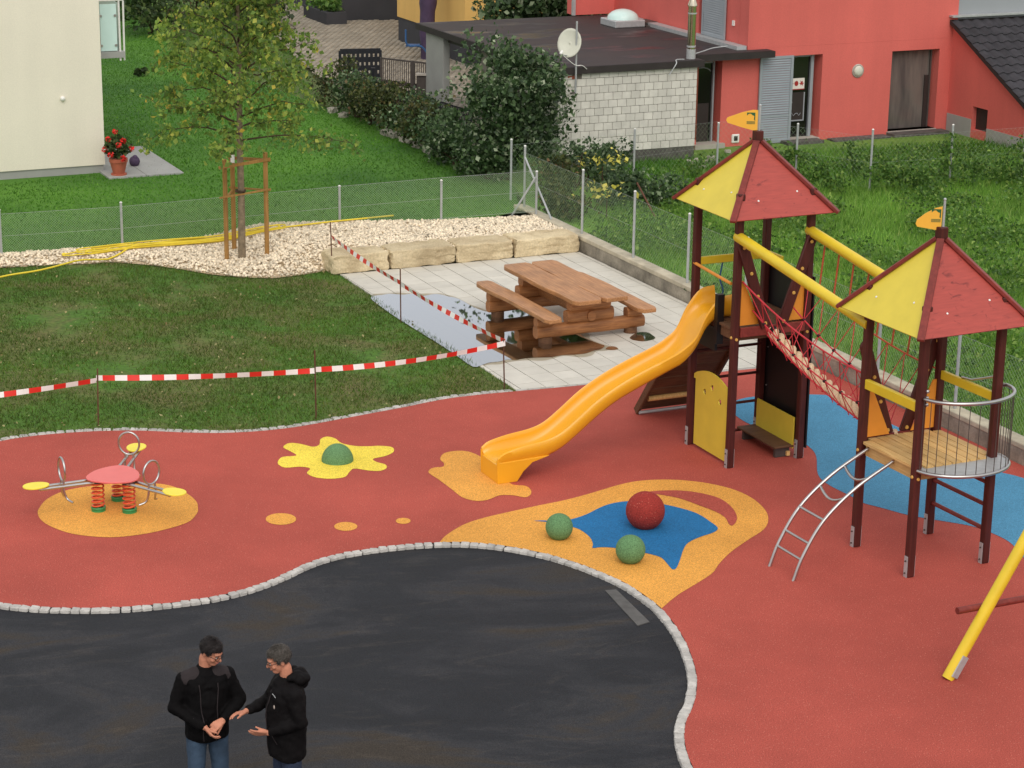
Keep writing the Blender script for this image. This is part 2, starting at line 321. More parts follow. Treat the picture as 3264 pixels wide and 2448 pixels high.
# ------------------------------------------------------------------ mesh helpers
class MB:
    def __init__(s): s.v = []; s.f = []; s.mi = []
    def add(s, vs, fs, mi=0):
        o = len(s.v); s.v += [tuple(v) for v in vs]
        for f in fs: s.f.append(tuple(i + o for i in f)); s.mi.append(mi)
    def hexa(s, p, mi=0):                      # 8 corners: bottom 4 ccw, top 4 ccw
        s.add(p, [(3, 2, 1, 0), (4, 5, 6, 7), (0, 1, 5, 4), (1, 2, 6, 5), (2, 3, 7, 6), (3, 0, 4, 7)], mi)
    def box(s, c, d, rz=0.0, mi=0, R=None):
        x, y, z = d[0] / 2, d[1] / 2, d[2] / 2
        R = R or Matrix.Rotation(rz, 3, 'Z'); c = Vector(c)
        s.hexa([c + R @ Vector(q) for q in ((-x, -y, -z), (x, -y, -z), (x, y, -z), (-x, y, -z), (-x, -y, z), (x, -y, z), (x, y, z), (-x, y, z))], mi)
    def bar(s, p, q, w, h, up=(0, 0, 1), mi=0):    # beam of width w (sideways) and height h (along up)
        p, q = Vector(p), Vector(q); a = (q - p).normalized(); sd = a.cross(Vector(up)).normalized() * w / 2; u = sd.cross(a).normalized() * h / 2
        s.hexa([p - sd - u, p + sd - u, q + sd - u, q - sd - u, p - sd + u, p + sd + u, q + sd + u, q - sd + u], mi)
    def prism(s, poly, z0, z1, mi=0):
        n = len(poly); s.add([(p[0], p[1], z0) for p in poly] + [(p[0], p[1], z1) for p in poly],
              [tuple(range(n - 1, -1, -1)), tuple(range(n, 2 * n))] + [(i, (i + 1) % n, n + (i + 1) % n, n + i) for i in range(n)], mi)
    def slabpoly(s, pts, d, mi=0):                 # extrude a planar outline (3d points) along vector d
        n = len(pts); d = Vector(d); a = [Vector(p) for p in pts]
        s.add(a + [p + d for p in a], [tuple(range(n - 1, -1, -1)), tuple(range(n, 2 * n))] + [(i, (i + 1) % n, n + (i + 1) % n, n + i) for i in range(n)], mi)
    def sheet(s, poly, z, mi=0):
        if sum(poly[i - 1][0] * poly[i][1] - poly[i][0] * poly[i - 1][1] for i in range(len(poly))) < 0: poly = list(poly)[::-1]      # always face up
        s.add([(p[0], p[1], z) for p in poly], [tuple(range(len(poly)))], mi)
    def tube(s, pts, r, n=8, closed=False, caps=True, mi=0):
        P = [Vector(p) for p in pts]; m = len(P); rs = r if hasattr(r, '__len__') else [r] * m
        T = []
        for i in range(m):
            a = P[(i - 1) % m] if (closed or i) else P[0]; b = P[(i + 1) % m] if (closed or i < m - 1) else P[-1]
            T.append((b - a).normalized() if (b - a).length > 1e-9 else Vector((0, 0, 1)))
        N = T[0].orthogonal().normalized(); vs = []
        for i in range(m):
            if i:
                N = (N - T[i] * N.dot(T[i]));  N = N.normalized() if N.length > 1e-6 else T[i].orthogonal().normalized()
            B = T[i].cross(N)
            for k in range(n):
                a = 2 * math.pi * k / n; vs.append(P[i] + (N * math.cos(a) + B * math.sin(a)) * rs[i])
        fs = [(i * n + k, i * n + (k + 1) % n, ((i + 1) % m) * n + (k + 1) % n, ((i + 1) % m) * n + k) for i in range(m if closed else m - 1) for k in range(n)]
        if caps and not closed: fs += [tuple(range(n - 1, -1, -1)), tuple(range((m - 1) * n, m * n))]
        s.add(vs, fs, mi)
    def ell(s, c, r, seg=16, rings=10, R=None, mi=0, lo=-1.0):
        c = Vector(c); R = R or Matrix.Identity(3); vs = []; a0 = math.asin(max(-1, lo))
        for i in range(rings + 1):
            t = a0 + (math.pi / 2 - a0) * i / rings
            for k in range(seg):
                a = 2 * math.pi * k / seg
                vs.append(c + R @ Vector((math.cos(t) * math.cos(a) * r[0], math.cos(t) * math.sin(a) * r[1], math.sin(t) * r[2])))
        fs = [(i * seg + k, i * seg + (k + 1) % seg, (i + 1) * seg + (k + 1) % seg, (i + 1) * seg + k) for i in range(rings) for k in range(seg)]
        fs.append(tuple(range(seg - 1, -1, -1))); s.add(vs, fs, mi)
    def cap(s, p, q, r1, r2=None, n=12, mi=0):     # tapered capsule
        r2 = r1 if r2 is None else r2; p, q = Vector(p), Vector(q); a = (q - p).normalized()
        pts, rs = [], []
        for t in (-90, -60, -30): pts.append(p + a * r1 * math.sin(math.radians(t))); rs.append(max(r1 * math.cos(math.radians(t)), r1 * .05))
        pts.append(p); rs.append(r1); pts.append(q); rs.append(r2)
        for t in (30, 60, 90): pts.append(q + a * r2 * math.sin(math.radians(t))); rs.append(max(r2 * math.cos(math.radians(t)), r2 * .05))
        s.tube(pts, rs, n, mi=mi)
    def mesh(s, name, mats, smooth=None):
        me = bpy.data.meshes.new(name); me.from_pydata(s.v, [], s.f)
        for m in (mats if isinstance(mats, (list, tuple)) else [mats]): me.materials.append(m)
        if any(s.mi): me.polygons.foreach_set('material_index', s.mi)
        if smooth is not None:
            me.polygons.foreach_set('use_smooth', [True] * len(me.polygons))
            if smooth < 180: me.set_sharp_from_angle(angle=math.radians(smooth))
        me.update(); return me
    def build(s, name, mats, parent=None, smooth=None, world=False, bevel=0, segs=1):
        o = link(name, s.mesh(name, mats, smooth), parent, world)
        if bevel:
            b = o.modifiers.new('bevel', 'BEVEL'); b.width = bevel; b.segments = segs; b.limit_method = 'ANGLE'; b.angle_limit = math.radians(40)
        return o
def link(name, data, parent=None, world=False):
    o = bpy.data.objects.new(name, data); COL.objects.link(o)
    if parent is not None:
        o.parent = parent
        if world: o.matrix_parent_inverse = wm(parent).inverted()
    return o
def wm(o):                                         # world matrix without waiting for an update
    m = o.matrix_basis.copy()
    if o.parent: m = wm(o.parent) @ o.matrix_parent_inverse @ m
    return m
def tag(o, label=None, cat=None, group=None, kind=None):
    for k, v in (('label', label), ('category', cat), ('group', group), ('kind', kind)):
        if v: o[k] = v
    return o
def thing(name, loc, label, cat, group=None, rz=0.0):
    o = bpy.data.objects.new(name, None); COL.objects.link(o); o.location = loc; o.rotation_euler = (0, 0, rz); o.empty_display_size = 0.2
    return tag(o, label, cat, group)
def struct(o): o['kind'] = 'structure'; return o
def stuff(o): o['kind'] = 'stuff'; return o
def recenter(o):                                   # origin to the base of a single-mesh thing
    me = o.data; n = len(me.vertices); a = np.empty(n * 3); me.vertices.foreach_get('co', a); a = a.reshape(-1, 3)
    c = np.array([(a[:, 0].min() + a[:, 0].max()) / 2, (a[:, 1].min() + a[:, 1].max()) / 2, a[:, 2].min()])
    me.vertices.foreach_set('co', (a - c).ravel()); me.update(); o.location = c; return o
def piece(name, me, mat, parent):                  # one of many alike pieces sharing a mesh
    o = bpy.data.objects.new(name, me); COL.objects.link(o); o.parent = parent
    o.matrix_parent_inverse = wm(parent).inverted(); o.matrix_basis = mat; return o
def arr_mesh(name, V, F, mat, smooth=False):
    me = bpy.data.meshes.new(name); V = np.asarray(V, np.float32); F = np.asarray(F, np.int32); k = F.shape[1]
    me.vertices.add(len(V)); me.vertices.foreach_set('co', V.ravel()); me.loops.add(F.size); me.loops.foreach_set('vertex_index', F.ravel())
    me.polygons.add(len(F)); me.polygons.foreach_set('loop_start', np.arange(0, F.size, k, dtype=np.int32))
    me.materials.append(mat); me.update(calc_edges=True)
    if smooth: me.polygons.foreach_set('use_smooth', [True] * len(F))
    return me
def spline(pts, n=6, closed=False):
    P = [Vector(p) for p in pts]; m = len(P); out = []
    for i in range(m if closed else m - 1):
        p0 = P[(i - 1) % m] if (closed or i) else P[0] * 2 - P[1]; p1 = P[i]; p2 = P[(i + 1) % m]
        p3 = P[(i + 2) % m] if (closed or i < m - 2) else P[-1] * 2 - P[-2]
        for k in range(n):
            t = k / n; out.append(0.5 * ((2 * p1) + (p2 - p0) * t + (2 * p0 - 5 * p1 + 4 * p2 - p3) * t * t + (3 * p1 - p0 - 3 * p2 + p3) * t ** 3))
    if not closed: out.append(P[-1])
    return out
def px(pts, z=0.0, sc=1.0, ox=0.0, oy=0.0): return [G(ox + x * sc, oy + y * sc, z) for x, y in pts]
def inside(poly, P):                               # points in polygon, vectorised
    x, y = P[:, 0], P[:, 1]; r = np.zeros(len(P), bool); n = len(poly); j = n - 1
    for i in range(n):
        xi, yi, xj, yj = poly[i][0], poly[i][1], poly[j][0], poly[j][1]
        r ^= ((yi > y) != (yj > y)) & (x < (xj - xi) * (y - yi) / (yj - yi + 1e-12) + xi); j = i
    return r
def scatter(poly, n, holes=()):
    a = np.array([(p[0], p[1]) for p in poly]); lo, hi = a.min(0), a.max(0); out = np.empty((0, 2))
    while len(out) < n:
        P = lo + rng.random((n, 2)) * (hi - lo); k = inside(poly, P)
        for h in holes: k &= ~inside(h, P)
        out = np.vstack([out, P[k]])
        if not k.any(): break
    return out[:n]
def grass(name, P, h, w, mat, z=0.0, lean=0.5, seg=1, zf=None):
    n = len(P); a = rng.random(n) * 2 * np.pi; H = h * (0.5 + rng.random(n)); ln = lean * H * (0.3 + rng.random(n)); b = rng.random(n) * 2 * np.pi
    sx, sy = np.cos(a) * w / 2, np.sin(a) * w / 2; zz = np.full(n, z) if zf is None else zf(P)
    L = np.stack([P[:, 0] - sx, P[:, 1] - sy, zz], 1); R = np.stack([P[:, 0] + sx, P[:, 1] + sy, zz], 1)
    tip = np.stack([P[:, 0] + np.cos(b) * ln, P[:, 1] + np.sin(b) * ln, zz + H], 1)
    if seg == 1:
        V = np.stack([L, R, tip], 1).reshape(-1, 3); F = np.arange(3 * n).reshape(-1, 3)
    else:
        mid = np.stack([np.cos(b) * ln * .3, np.sin(b) * ln * .3, H * .6], 1); L2, R2 = (L * .6 + R * .4) + mid, (R * .6 + L * .4) + mid
        V = np.stack([L, R, R2, L2, tip], 1).reshape(-1, 3); i = 5 * np.arange(n)[:, None]
        F = np.vstack([i + [0, 1, 2], i + [0, 2, 3], i + [3, 2, 4]])
    return stuff(link(name, arr_mesh(name, V, F, mat)))
def leaves(C, size, droop=0.35, up=0.5):           # C: leaf centres; folded rhombic leaves with two faces each
    n = len(C); d = rng.normal(size=(n, 3)); d[:, 2] -= droop; d /= np.linalg.norm(d, axis=1)[:, None]
    nn = rng.normal(size=(n, 3)); nn[:, 2] += up; s = np.cross(d, nn); s /= np.linalg.norm(s, axis=1)[:, None] + 1e-9; u = np.cross(s, d)
    L = (size * (0.45 + 1.1 * rng.random(n)))[:, None]
    b, t = C - d * L * .5, C + d * L * .5; l, r = C + s * L * .36 + u * L * .12, C - s * L * .36 + u * L * .12
    V = np.stack([b, r, t, l], 1).reshape(-1, 3); i = 4 * np.arange(n)[:, None]
    return V, np.vstack([i + [0, 1, 2], i + [0, 2, 3]])
def shrub(name, label, cat, loc, r, n, size, mat, group=None, lumps=14, stems=4, droop=0.3, base=0.15, solid=0.35, stem_mat=None, rz=0.0):
    # r = (rx, ry, height): leaves gathered in lumps on and inside an egg-shaped crown
    o = thing(name, loc, label, cat, group, rz); rx, ry, h = r
    q = rng.normal(size=(lumps, 3)); q /= np.linalg.norm(q, axis=1)[:, None]; q *= (solid + (1 - solid) * rng.random(lumps) ** .5)[:, None]
    cz = h * (0.5 + base / 2); Q = np.stack([q[:, 0] * rx * .72, q[:, 1] * ry * .72, cz + q[:, 2] * h * (0.5 - base / 2) * .8], 1)
    sz = 0.42 * (rx * ry * h * .5) ** (1 / 3) * (0.6 + 0.8 * rng.random(lumps))
    k = rng.integers(0, lumps, n); d = rng.normal(size=(n, 3)); d /= np.linalg.norm(d, axis=1)[:, None]
    C = Q[k] + d * (sz[k] * (0.55 + 0.5 * rng.random(n)))[:, None]; C[:, 2] = np.abs(C[:, 2] - .03) + .03
    V, F = leaves(C, size, droop); stuff(link('foliage', arr_mesh('foliage', V, F, mat), o))
    for i in range(stems):
        m = MB(); e = Q[i % lumps]; s0 = (random.uniform(-.12, .12) * rx, random.uniform(-.12, .12) * ry, -.05)
        m.tube([s0, (e[0] * .4, e[1] * .4, e[2] * .55), tuple(e)], [.028, .02, .008], 5); m.build('stem', stem_mat or MT['bark_dark'], o, 60)
    return o
def bevel_cube(name, mat, b=(.06, .06, .06), jit=0.0, seed=0):
    # unit block, origin at the centre, chamfered by the given share of each side
    rd = random.Random(seed); bm = bmesh.new(); bmesh.ops.create_cube(bm, size=1)
    bmesh.ops.bevel(bm, geom=list(bm.edges), offset=b[0], segments=1, affect='EDGES', profile=.5)
    for v in bm.verts: v.co += Vector((rd.uniform(-jit, jit), rd.uniform(-jit, jit), rd.uniform(-jit, jit)))
    me = bpy.data.meshes.new(name); bm.to_mesh(me); bm.free(); me.materials.append(mat); return me
def rock(name, d, mat, seed, amp=0.03, n=(14, 8, 8), bulge=0.0):
    # quarried block d = (x, y, z), centred in plan, base at 0, rough split faces
    from mathutils import noise as mn
    bm = bmesh.new(); bmesh.ops.create_cube(bm, size=1); bmesh.ops.subdivide_edges(bm, edges=list(bm.edges), cuts=15, use_grid_fill=True)
    for v in bm.verts:
        c = v.co; p = Vector((c.x * d[0], c.y * d[1], c.z * d[2]))
        e = sum(1 for t in (abs(c.x), abs(c.y), abs(c.z)) if t > .47)
        if e >= 2: p *= (1 - .03 * (e - 1) * (1 + mn.noise(p * 5 + Vector((seed, 0, 0)))))
        q = p * 4.2 + Vector((seed * 7.3, 0, 0)); k = Vector((mn.noise(q), mn.noise(q + Vector((31, 0, 0))), mn.noise(q + Vector((0, 57, 0)))))
        q2 = p * 13 + Vector((seed * 3.1, 5, 0)); k += .6 * Vector((mn.noise(q2), mn.noise(q2 + Vector((31, 0, 0))), mn.noise(q2 + Vector((0, 57, 0)))))
        k.z *= .6; k += .35 * Vector((mn.noise(p * 31), mn.noise(p * 31 + Vector((9, 0, 0))), mn.noise(p * 31 + Vector((0, 9, 0))))); p += k * amp; p.z += d[2] / 2; v.co = p
    me = bpy.data.meshes.new(name); bm.to_mesh(me); bm.free(); me.materials.append(mat)
    me.polygons.foreach_set('use_smooth', [True] * len(me.polygons)); me.set_sharp_from_angle(angle=math.radians(28)); return me
def remeshed(mb, voxel, smooth=3, name='body'):
    o = bpy.data.objects.new('tmp', mb.mesh('tmp', [])); COL.objects.link(o)
    r = o.modifiers.new('r', 'REMESH'); r.mode = 'VOXEL'; r.voxel_size = voxel; r.use_smooth_shade = True
    if smooth: s = o.modifiers.new('s', 'SMOOTH'); s.iterations = smooth; s.factor = .5
    dg = bpy.context.evaluated_depsgraph_get(); dg.update()
    me = bpy.data.meshes.new_from_object(o.evaluated_get(dg)); me.name = name
    old = o.data; bpy.data.objects.remove(o); bpy.data.meshes.remove(old); return me
def add_beveled_piece(): pass

# ================================================================== SETTING
m = MB(); m.sheet([(-400, -100), (400, -100), (400, 700), (-400, 700)], -.14); struct(m.build('ground', MT['far_ground']))

kerb_px = [(-150, 1275), (-60, 1294), (0, 1302), (60, 1309), (150, 1313), (250, 1312), (330, 1306), (400, 1298), (470, 1287), (540, 1269), (600, 1246), (660, 1218), (720, 1199), (800, 1185), (880, 1176), (950, 1172), (1010, 1172), (1080, 1178), (1140, 1188), (1200, 1202), (1260, 1221), (1315, 1243), (1355, 1262), (1395, 1288), (1429, 1315), (1460, 1352), (1483, 1390), (1498, 1429), (1505, 1460), (1505, 1490), (1497, 1526), (1485, 1549), (1479, 1576), (1479, 1600), (1487, 1634), (1500, 1662), (1520, 1700), (1535, 1760), (1540, 1830)]
KERB = spline(px(kerb_px), 5)
up_px = [(-150, 1000), (-60, 970), (0, 953), (60, 943), (130, 936), (215, 931), (300, 930), (400, 934), (480, 935), (560, 931), (640, 922), (720, 908), (800, 893), (880, 878), (960, 862), (1040, 852), (1115, 845), (1200, 837.5), (1300, 828), (1400, 818.5), (1500, 808.5), (1613, 798), (1745, 784)]
UPPER = spline(px(up_px), 5)
WA = G(1255, 543); WF = Frame(WA, A25)                     # retaining wall: foot of its inner face, runs along -W
m = MB(); m.sheet([G(-150, 1275)] + KERB[1:] + [Vector((3, 12, 0)), Vector((14, 12, 0)), WF.P(0, -26), WF.P(0, -14)] + UPPER[::-1], 0.0)
struct(m.build('playground_surface', MT['red_rubber']))
m = MB(); m.sheet([(-12, 8), (4, 8), (4, 27), (-12, 27)], -.03); struct(m.build('asphalt', MT['asphalt']))
def patch(name, pts, z, mat, n=5, xmin=-99):
    m = MB(); m.sheet([p for p in spline(pts, n, True) if p.x >= xmin], z); struct(m.build(name, MT[mat]))
def c1(pts, z): return px(pts, z, .3676, 881, 881)          # crop used for the middle of the photo
patch('rubber_patch', px([(333, 930), (345, 885), (420, 800), (600, 722), (900, 676), (1120, 662), (1350, 664), (1520, 690), (1650, 755), (1730, 825), (1744, 885), (1735, 930), (1650, 1010), (1400, 1085), (1170, 1125), (950, 1140), (700, 1120), (550, 1085), (430, 1035), (360, 985)], .004, .2451, 0, 881), .004, 'orange_rubber')
for cx, cy, a, b in ((607, 1121, 33, 12.5), (747, 1137, 25, 9.5), (871, 1125, 16, 6.5)):
    patch('rubber_patch', px([(cx + a * math.cos(t), cy + b * math.sin(t)) for t in np.linspace(0, 2 * math.pi, 13)[:-1]], .004), .004, 'orange_rubber', 3)
patch('flower_patch', px([(600, 998), (610, 987), (640, 984), (628, 975), (612, 966), (625, 957), (650, 959), (676, 965), (690, 960), (692, 949), (706, 943), (724, 947), (738, 957), (765, 963), (795, 964), (822, 963), (847, 966), (850, 976), (832, 985), (806, 991), (814, 998), (832, 1003), (835, 1011), (820, 1017), (795, 1016), (766, 1012), (755, 1019), (745, 1030), (715, 1034), (682, 1031), (663, 1022), (670, 1012), (650, 1008), (618, 1010), (604, 1005)], .004), .004, 'yellow_rubber', 4)
patch('rubber_patch', c1([(190, 300), (215, 266), (290, 252), (360, 258), (425, 285), (470, 320), (560, 400), (610, 448), (690, 458), (722, 482), (722, 508), (690, 525), (620, 514), (540, 514), (470, 540), (400, 546), (320, 525), (250, 472), (180, 420), (124, 382), (132, 360), (160, 350), (206, 345), (212, 325)], .004), .004, 'orange_rubber')
big = c1([(185, 790), (230, 745), (330, 685), (450, 645), (600, 610), (760, 575), (930, 540), (1080, 500), (1230, 455), (1350, 430), (1500, 421), (1650, 428), (1800, 450), (1930, 485), (2030, 535), (2100, 600), (2118, 660), (2090, 715), (2000, 775), (1900, 845), (1830, 915), (1790, 970), (1700, 1030), (1600, 1090), (1540, 1135)], .004)
ks = [p for p in KERB if p.x > G(953, 1172).x and p.y > G(1436, 1320).y]
m = MB(); m.sheet(spline(big, 4) + [Vector((p.x, p.y, .004)) for p in ks[::-1]], .004); struct(m.build('orange_patch', MT['orange_rubber']))
patch('blue_patch', c1([(740, 664), (800, 661), (880, 666), (965, 653), (1050, 625), (1130, 585), (1200, 561), (1290, 548), (1400, 550), (1510, 568), (1600, 588), (1700, 620), (1780, 670), (1822, 706), (1795, 732), (1720, 757), (1650, 790), (1620, 830), (1600, 890), (1580, 938), (1556, 949), (1530, 922), (1490, 880), (1430, 860), (1380, 850), (1230, 824), (1140, 818), (1086, 823), (1088, 800), (1070, 760), (1020, 720), (970, 700), (880, 682), (800, 668)], .008), .008, 'deep_blue_rubber', 3, c1([(740, 664)], .008)[0].x)
patch('red_crescent', c1([(1400, 495), (1480, 486), (1600, 485), (1720, 500), (1830, 530), (1900, 580), (1932, 630), (1930, 665), (1908, 691), (1887, 682), (1865, 645), (1810, 610), (1720, 575), (1600, 532), (1500, 512), (1430, 503)], .008), .008, 'red_rubber', 4)
blue = px([(1575, 880), (1588, 866), (1625, 857), (1700, 853), (1760, 852), (1800, 857), (1850, 882), (1930, 918), (2010, 955), (2085, 990), (2155, 1018), (2212, 1033), (2350, 1085), (2480, 1160), (2480, 1300), (2330, 1290), (2240, 1235), (2200, 1190), (2178, 1169), (2142, 1151), (2098, 1136), (2015, 1122), (1960, 1112), (1905, 1097), (1864, 1086), (1839, 1072), (1790, 1047), (1767, 1025), (1764, 990), (1756, 973), (1734, 956), (1690, 940), (1624, 918), (1590, 898)], .004)
m = MB(); m.sheet(spline(blue, 4, True), .004); struct(m.build('blue_rubber', MT['blue_rubber']))

# kerbs of small cobbles, each stone a piece
cob = [bevel_cube('cobble', MT['cobble'], (.12,), .05, k) for k in range(4)]
def kerb(name, line, w, step, side, top):
    root = struct(thing(name, line[0], None, None)); d = 0.0; acc = step / 2; n = 0
    for a, b in zip(line[:-1], line[1:]):
        L = (b - a).length
        while acc <= d + L:
            t = (acc - d) / L; p = a.lerp(b, t); dr = (b - a).normalized(); nn = Vector((-dr.y, dr.x, 0)) * side * w / 2
            if -1.2 < (p.x / p.y * 4774 + 1106) / 2212 < 1.2:
                piece('cobble', cob[n % 4], Matrix.LocRotScale(p + nn + Vector((0, 0, top - .05 + random.uniform(-.004, .004))), Matrix.Rotation(math.atan2(dr.y, dr.x) + random.uniform(-.05, .05), 3, 'Z').to_quaternion(), Vector((step * random.uniform(.9, .98), w * random.uniform(.92, 1.04), .1))), root); n += 1
            acc += step * random.uniform(.93, 1.07)
        d += L
    return root
kerb('kerb', KERB, .105, .112, -1, .012)
kerb('kerb', UPPER[:81], .11, .125, 1, .010)
kerb('kerb', UPPER[80:], .06, .2, 1, .006)

# paved corner: every slab a piece, clipped at the edge of the area
PA, PB, PC, PD = G(734, 592), G(1252, 544), G(1745, 781), G(1115, 842)
PF = Frame(PA, A25); pav = [PF.loc(p) for p in (PA, PB, PC, PD)]
pav[1] = (pav[1][0], pav[1][1]); area = pav[::-1]
ctr = np.mean(np.array(area), 0)
def clip(poly, area):
    out = poly
    for i in range(len(area)):
        a, b = np.array(area[i]), np.array(area[(i + 1) % len(area)]); nrm = np.array([-(b - a)[1], (b - a)[0]])
        if nrm @ (ctr - a) < 0: nrm = -nrm
        res = []
        for j in range(len(out)):
            p, q = np.array(out[j]), np.array(out[(j + 1) % len(out)]); dp, dq = nrm @ (p - a), nrm @ (q - a)
            if dp >= 0: res.append(tuple(p))
            if dp * dq < 0: res.append(tuple(p + (q - p) * dp / (dp - dq)))
        out = res
        if len(out) < 3: return []
    return out
root = struct(thing('pavement', PA, None, None))
m = MB(); m.sheet([PF.P(*q) for q in pav], -.02); m.build('joint_bed', MT['joint'], root, world=True)
slab = bevel_cube('paving_slab', MT['slab'], (.012,), 0)
S_ = .39
for i in range(-2, 14):
    for j in range(-28, 3):
        u0, w0 = i * S_ + .03, j * S_ + (.0 if i % 2 else .0); r = [(u0, w0), (u0 + S_ - .014, w0), (u0 + S_ - .014, w0 + S_ - .009), (u0, w0 + S_ - .009)]
        c = clip(r, area)
        if len(c) < 3: continue
        ar = abs(sum(c[k][0] * c[(k + 1) % len(c)][1] - c[(k + 1) % len(c)][0] * c[k][1] for k in range(len(c)))) / 2
        if ar < .004: continue
        dz = random.uniform(-.0025, .0015)
        if ar > .97 * (S_ - .014) * (S_ - .009):
            piece('paving_slab', slab, Matrix.LocRotScale(PF.P(u0 + S_ / 2 - .007, w0 + S_ / 2 - .0045, -.02 + dz), Matrix.Rotation(A25, 3, 'Z').to_quaternion(), Vector((S_ - .014, S_ - .009, .04))), root)
        else:
            m = MB(); m.prism([PF.P(*q) for q in c], -.04, dz); m.build('paving_slab', MT['slab'], root, world=True)
pud = px([(801, 644), (812, 638.5), (826, 637), (840, 634.5), (856, 635.5), (872, 636.5), (889, 634.5), (905, 637.5), (914, 639.5), (928, 636.5), (943, 635), (957, 637), (969, 640.5), (984, 643), (1000, 650), (1017, 660), (1034, 668), (1056, 674), (1090, 673), (1120, 669), (1160, 676), (1196, 697), (1222, 707), (1250, 719), (1263, 729), (1280, 737), (1298, 743.5), (1306, 747), (1298, 754), (1283, 757), (1266, 763), (1240, 766), (1215, 767), (1190, 771.5), (1160, 772), (1133, 774), (1114, 777.5), (1096, 776.5), (1078, 781), (1058, 783), (1044, 787), (1022, 792), (985, 767), (950, 744), (900, 713), (860, 688), (825, 664)], .006)
m = MB(); m.sheet(spline(pud, 3, True), .006); struct(m.build('puddle', MT['puddle']))
pc_ = sum(pud, Vector()) / len(pud); dm = []
for k, p in enumerate(pud):
    q = p + (p - pc_).normalized() * (.05 + .06 * (1 + math.sin(k * 1.7)) + .03 * math.sin(k * 4.1)); l_ = PF.loc(q)
    dm.append(q if l_[0] > .02 else PF.P(.02, l_[1]))
m = MB(); m.sheet([Vector((p.x, p.y, .0035)) for p in spline(dm, 3, True)], .0035); struct(m.build('damp_patch', MT['damp_slab']))
for cx, cy, a, b in ((1322, 752, 13, 4), (1388, 727, 26, 10)):
    m = MB(); m.sheet(px([(cx + a * math.cos(t) * (1 + .15 * math.sin(3 * t)), cy + b * math.sin(t)) for t in np.linspace(0, 2 * math.pi, 20)[:-1]], .006), .006); struct(m.build('puddle', MT['puddle']))

# own lawn
lawn = [G(-200, 590), G(-60, 578)] + px([(0, 578), (60, 575), (140, 571), (250, 566), (330, 573), (400, 583), (450, 592), (520, 599), (590, 601), (650, 594), (700, 582), (736, 594)]) + [PD] + UPPER[80::-1]
m = MB(); m.sheet(lawn, -.015); struct(m.build('lawn', MT['lawn_soil']))
GL = scatter(lawn, 70000)
from mathutils import noise as mnoise
keep = np.array([mnoise.noise(Vector((p[0] * .75, p[1] * .55, 3.0))) + .45 * mnoise.noise(Vector((p[0] * 2.6, p[1] * 2.6, 9.0))) for p in GL])
grass('lawn_grass', GL[keep + rng.normal(size=len(GL)) * .2 > -.34], .05, .012, L_GRASS, -.015, .9)
C = scatter(lawn, 800); kk = np.array([mnoise.noise(Vector((p[0] * .8, p[1] * .8, 20.0))) for p in C]); C = C[kk + rng.normal(size=len(C)) * .2 > -.05]
V, F = leaves(np.column_stack([C, np.full(len(C), .03)]), .042, 0, 3.0); stuff(link('fallen_leaves', arr_mesh('fallen_leaves', V, F, L_LITTER)))

# gravel bed behind the stone blocks and along the fence
G_LOW = np.array([G(x, y)[:2] for x, y in ((-150, 582), (-60, 580), (0, 577), (60, 574.5), (140, 571), (250, 565.5), (330, 572), (400, 582), (450, 591), (520, 598), (590, 600), (650, 593), (712, 583))])
def gz(P):                                         # height of the gravel: banked up behind the blocks
    u = (P[:, 0] - PA.x) * PF.U[0] + (P[:, 1] - PA.y) * PF.U[1]; w = (P[:, 0] - PA.x) * PF.W[0] + (P[:, 1] - PA.y) * PF.W[1]
    t = np.clip((u + 1.7) / 1.6, 0, 1); t = t * t * (3 - 2 * t)
    z = .03 + .09 * np.clip((w + .5) / 3, 0, 1) * (1 - t) + .25 * t; d = np.full(len(P), 9.0)
    for a, b in zip(G_LOW[:-1], G_LOW[1:]):            # runs out to nothing at the lawn
        q = P - a; e = b - a; k = np.clip((q @ e) / (e @ e), 0, 1); d = np.minimum(d, np.linalg.norm(q - k[:, None] * e, axis=1))
    return np.minimum(z, .012 + .30 * d)
g_low = px([(-150, 582), (-60, 580), (0, 577), (60, 574.5), (140, 571), (250, 565.5), (330, 572), (400, 582), (450, 591), (520, 598), (590, 600), (650, 593), (712, 583)])
gravel = [G(-150, 566)] + px([(0, 560), (130, 552), (265, 543), (400, 529), (560, 512)]) + [G(734, 497, .1), G(953, 478, .25), G(1163, 462, .3), WF.P(-.02, 2.6), WF.P(-.02, .1), PF.P(.2, .12)] + g_low[::-1]
m = MB(); vs = [(p[0], p[1], float(gz(np.array([[p[0], p[1]]]))[0]) - .02) for p in gravel]
bm = bmesh.new(); bm.faces.new([bm.verts.new(v) for v in vs]); bmesh.ops.triangulate(bm, faces=bm.faces[:])
for _ in range(3): bmesh.ops.subdivide_edges(bm, edges=[e for e in bm.edges if e.calc_length() > .5], cuts=1)
bmesh.ops.triangulate(bm, faces=bm.faces[:])
for v in bm.verts: v.co.z = float(gz(np.array([[v.co.x, v.co.y]]))[0]) - .02
me = bpy.data.meshes.new('gravel_bed'); bm.to_mesh(me); bm.free(); me.materials.append(MT['gravel_bed']); struct(link('gravel_bed', me))
P = scatter(gravel, 20000); n = len(P); octa = np.array([(1, 0, 0), (0, 1, 0), (-1, 0, 0), (0, -1, 0), (0, 0, 1), (0, 0, -1.)])
of = np.array([(0, 1, 4), (1, 2, 4), (2, 3, 4), (3, 0, 4), (1, 0, 5), (2, 1, 5), (3, 2, 5), (0, 3, 5)])
s = (.014 + .028 * rng.random(n) ** 1.6)[:, None, None] * np.array([1, 1, .75]); V = octa[None] * s * (1 + .5 * (rng.random((n, 6, 1)) - .5))
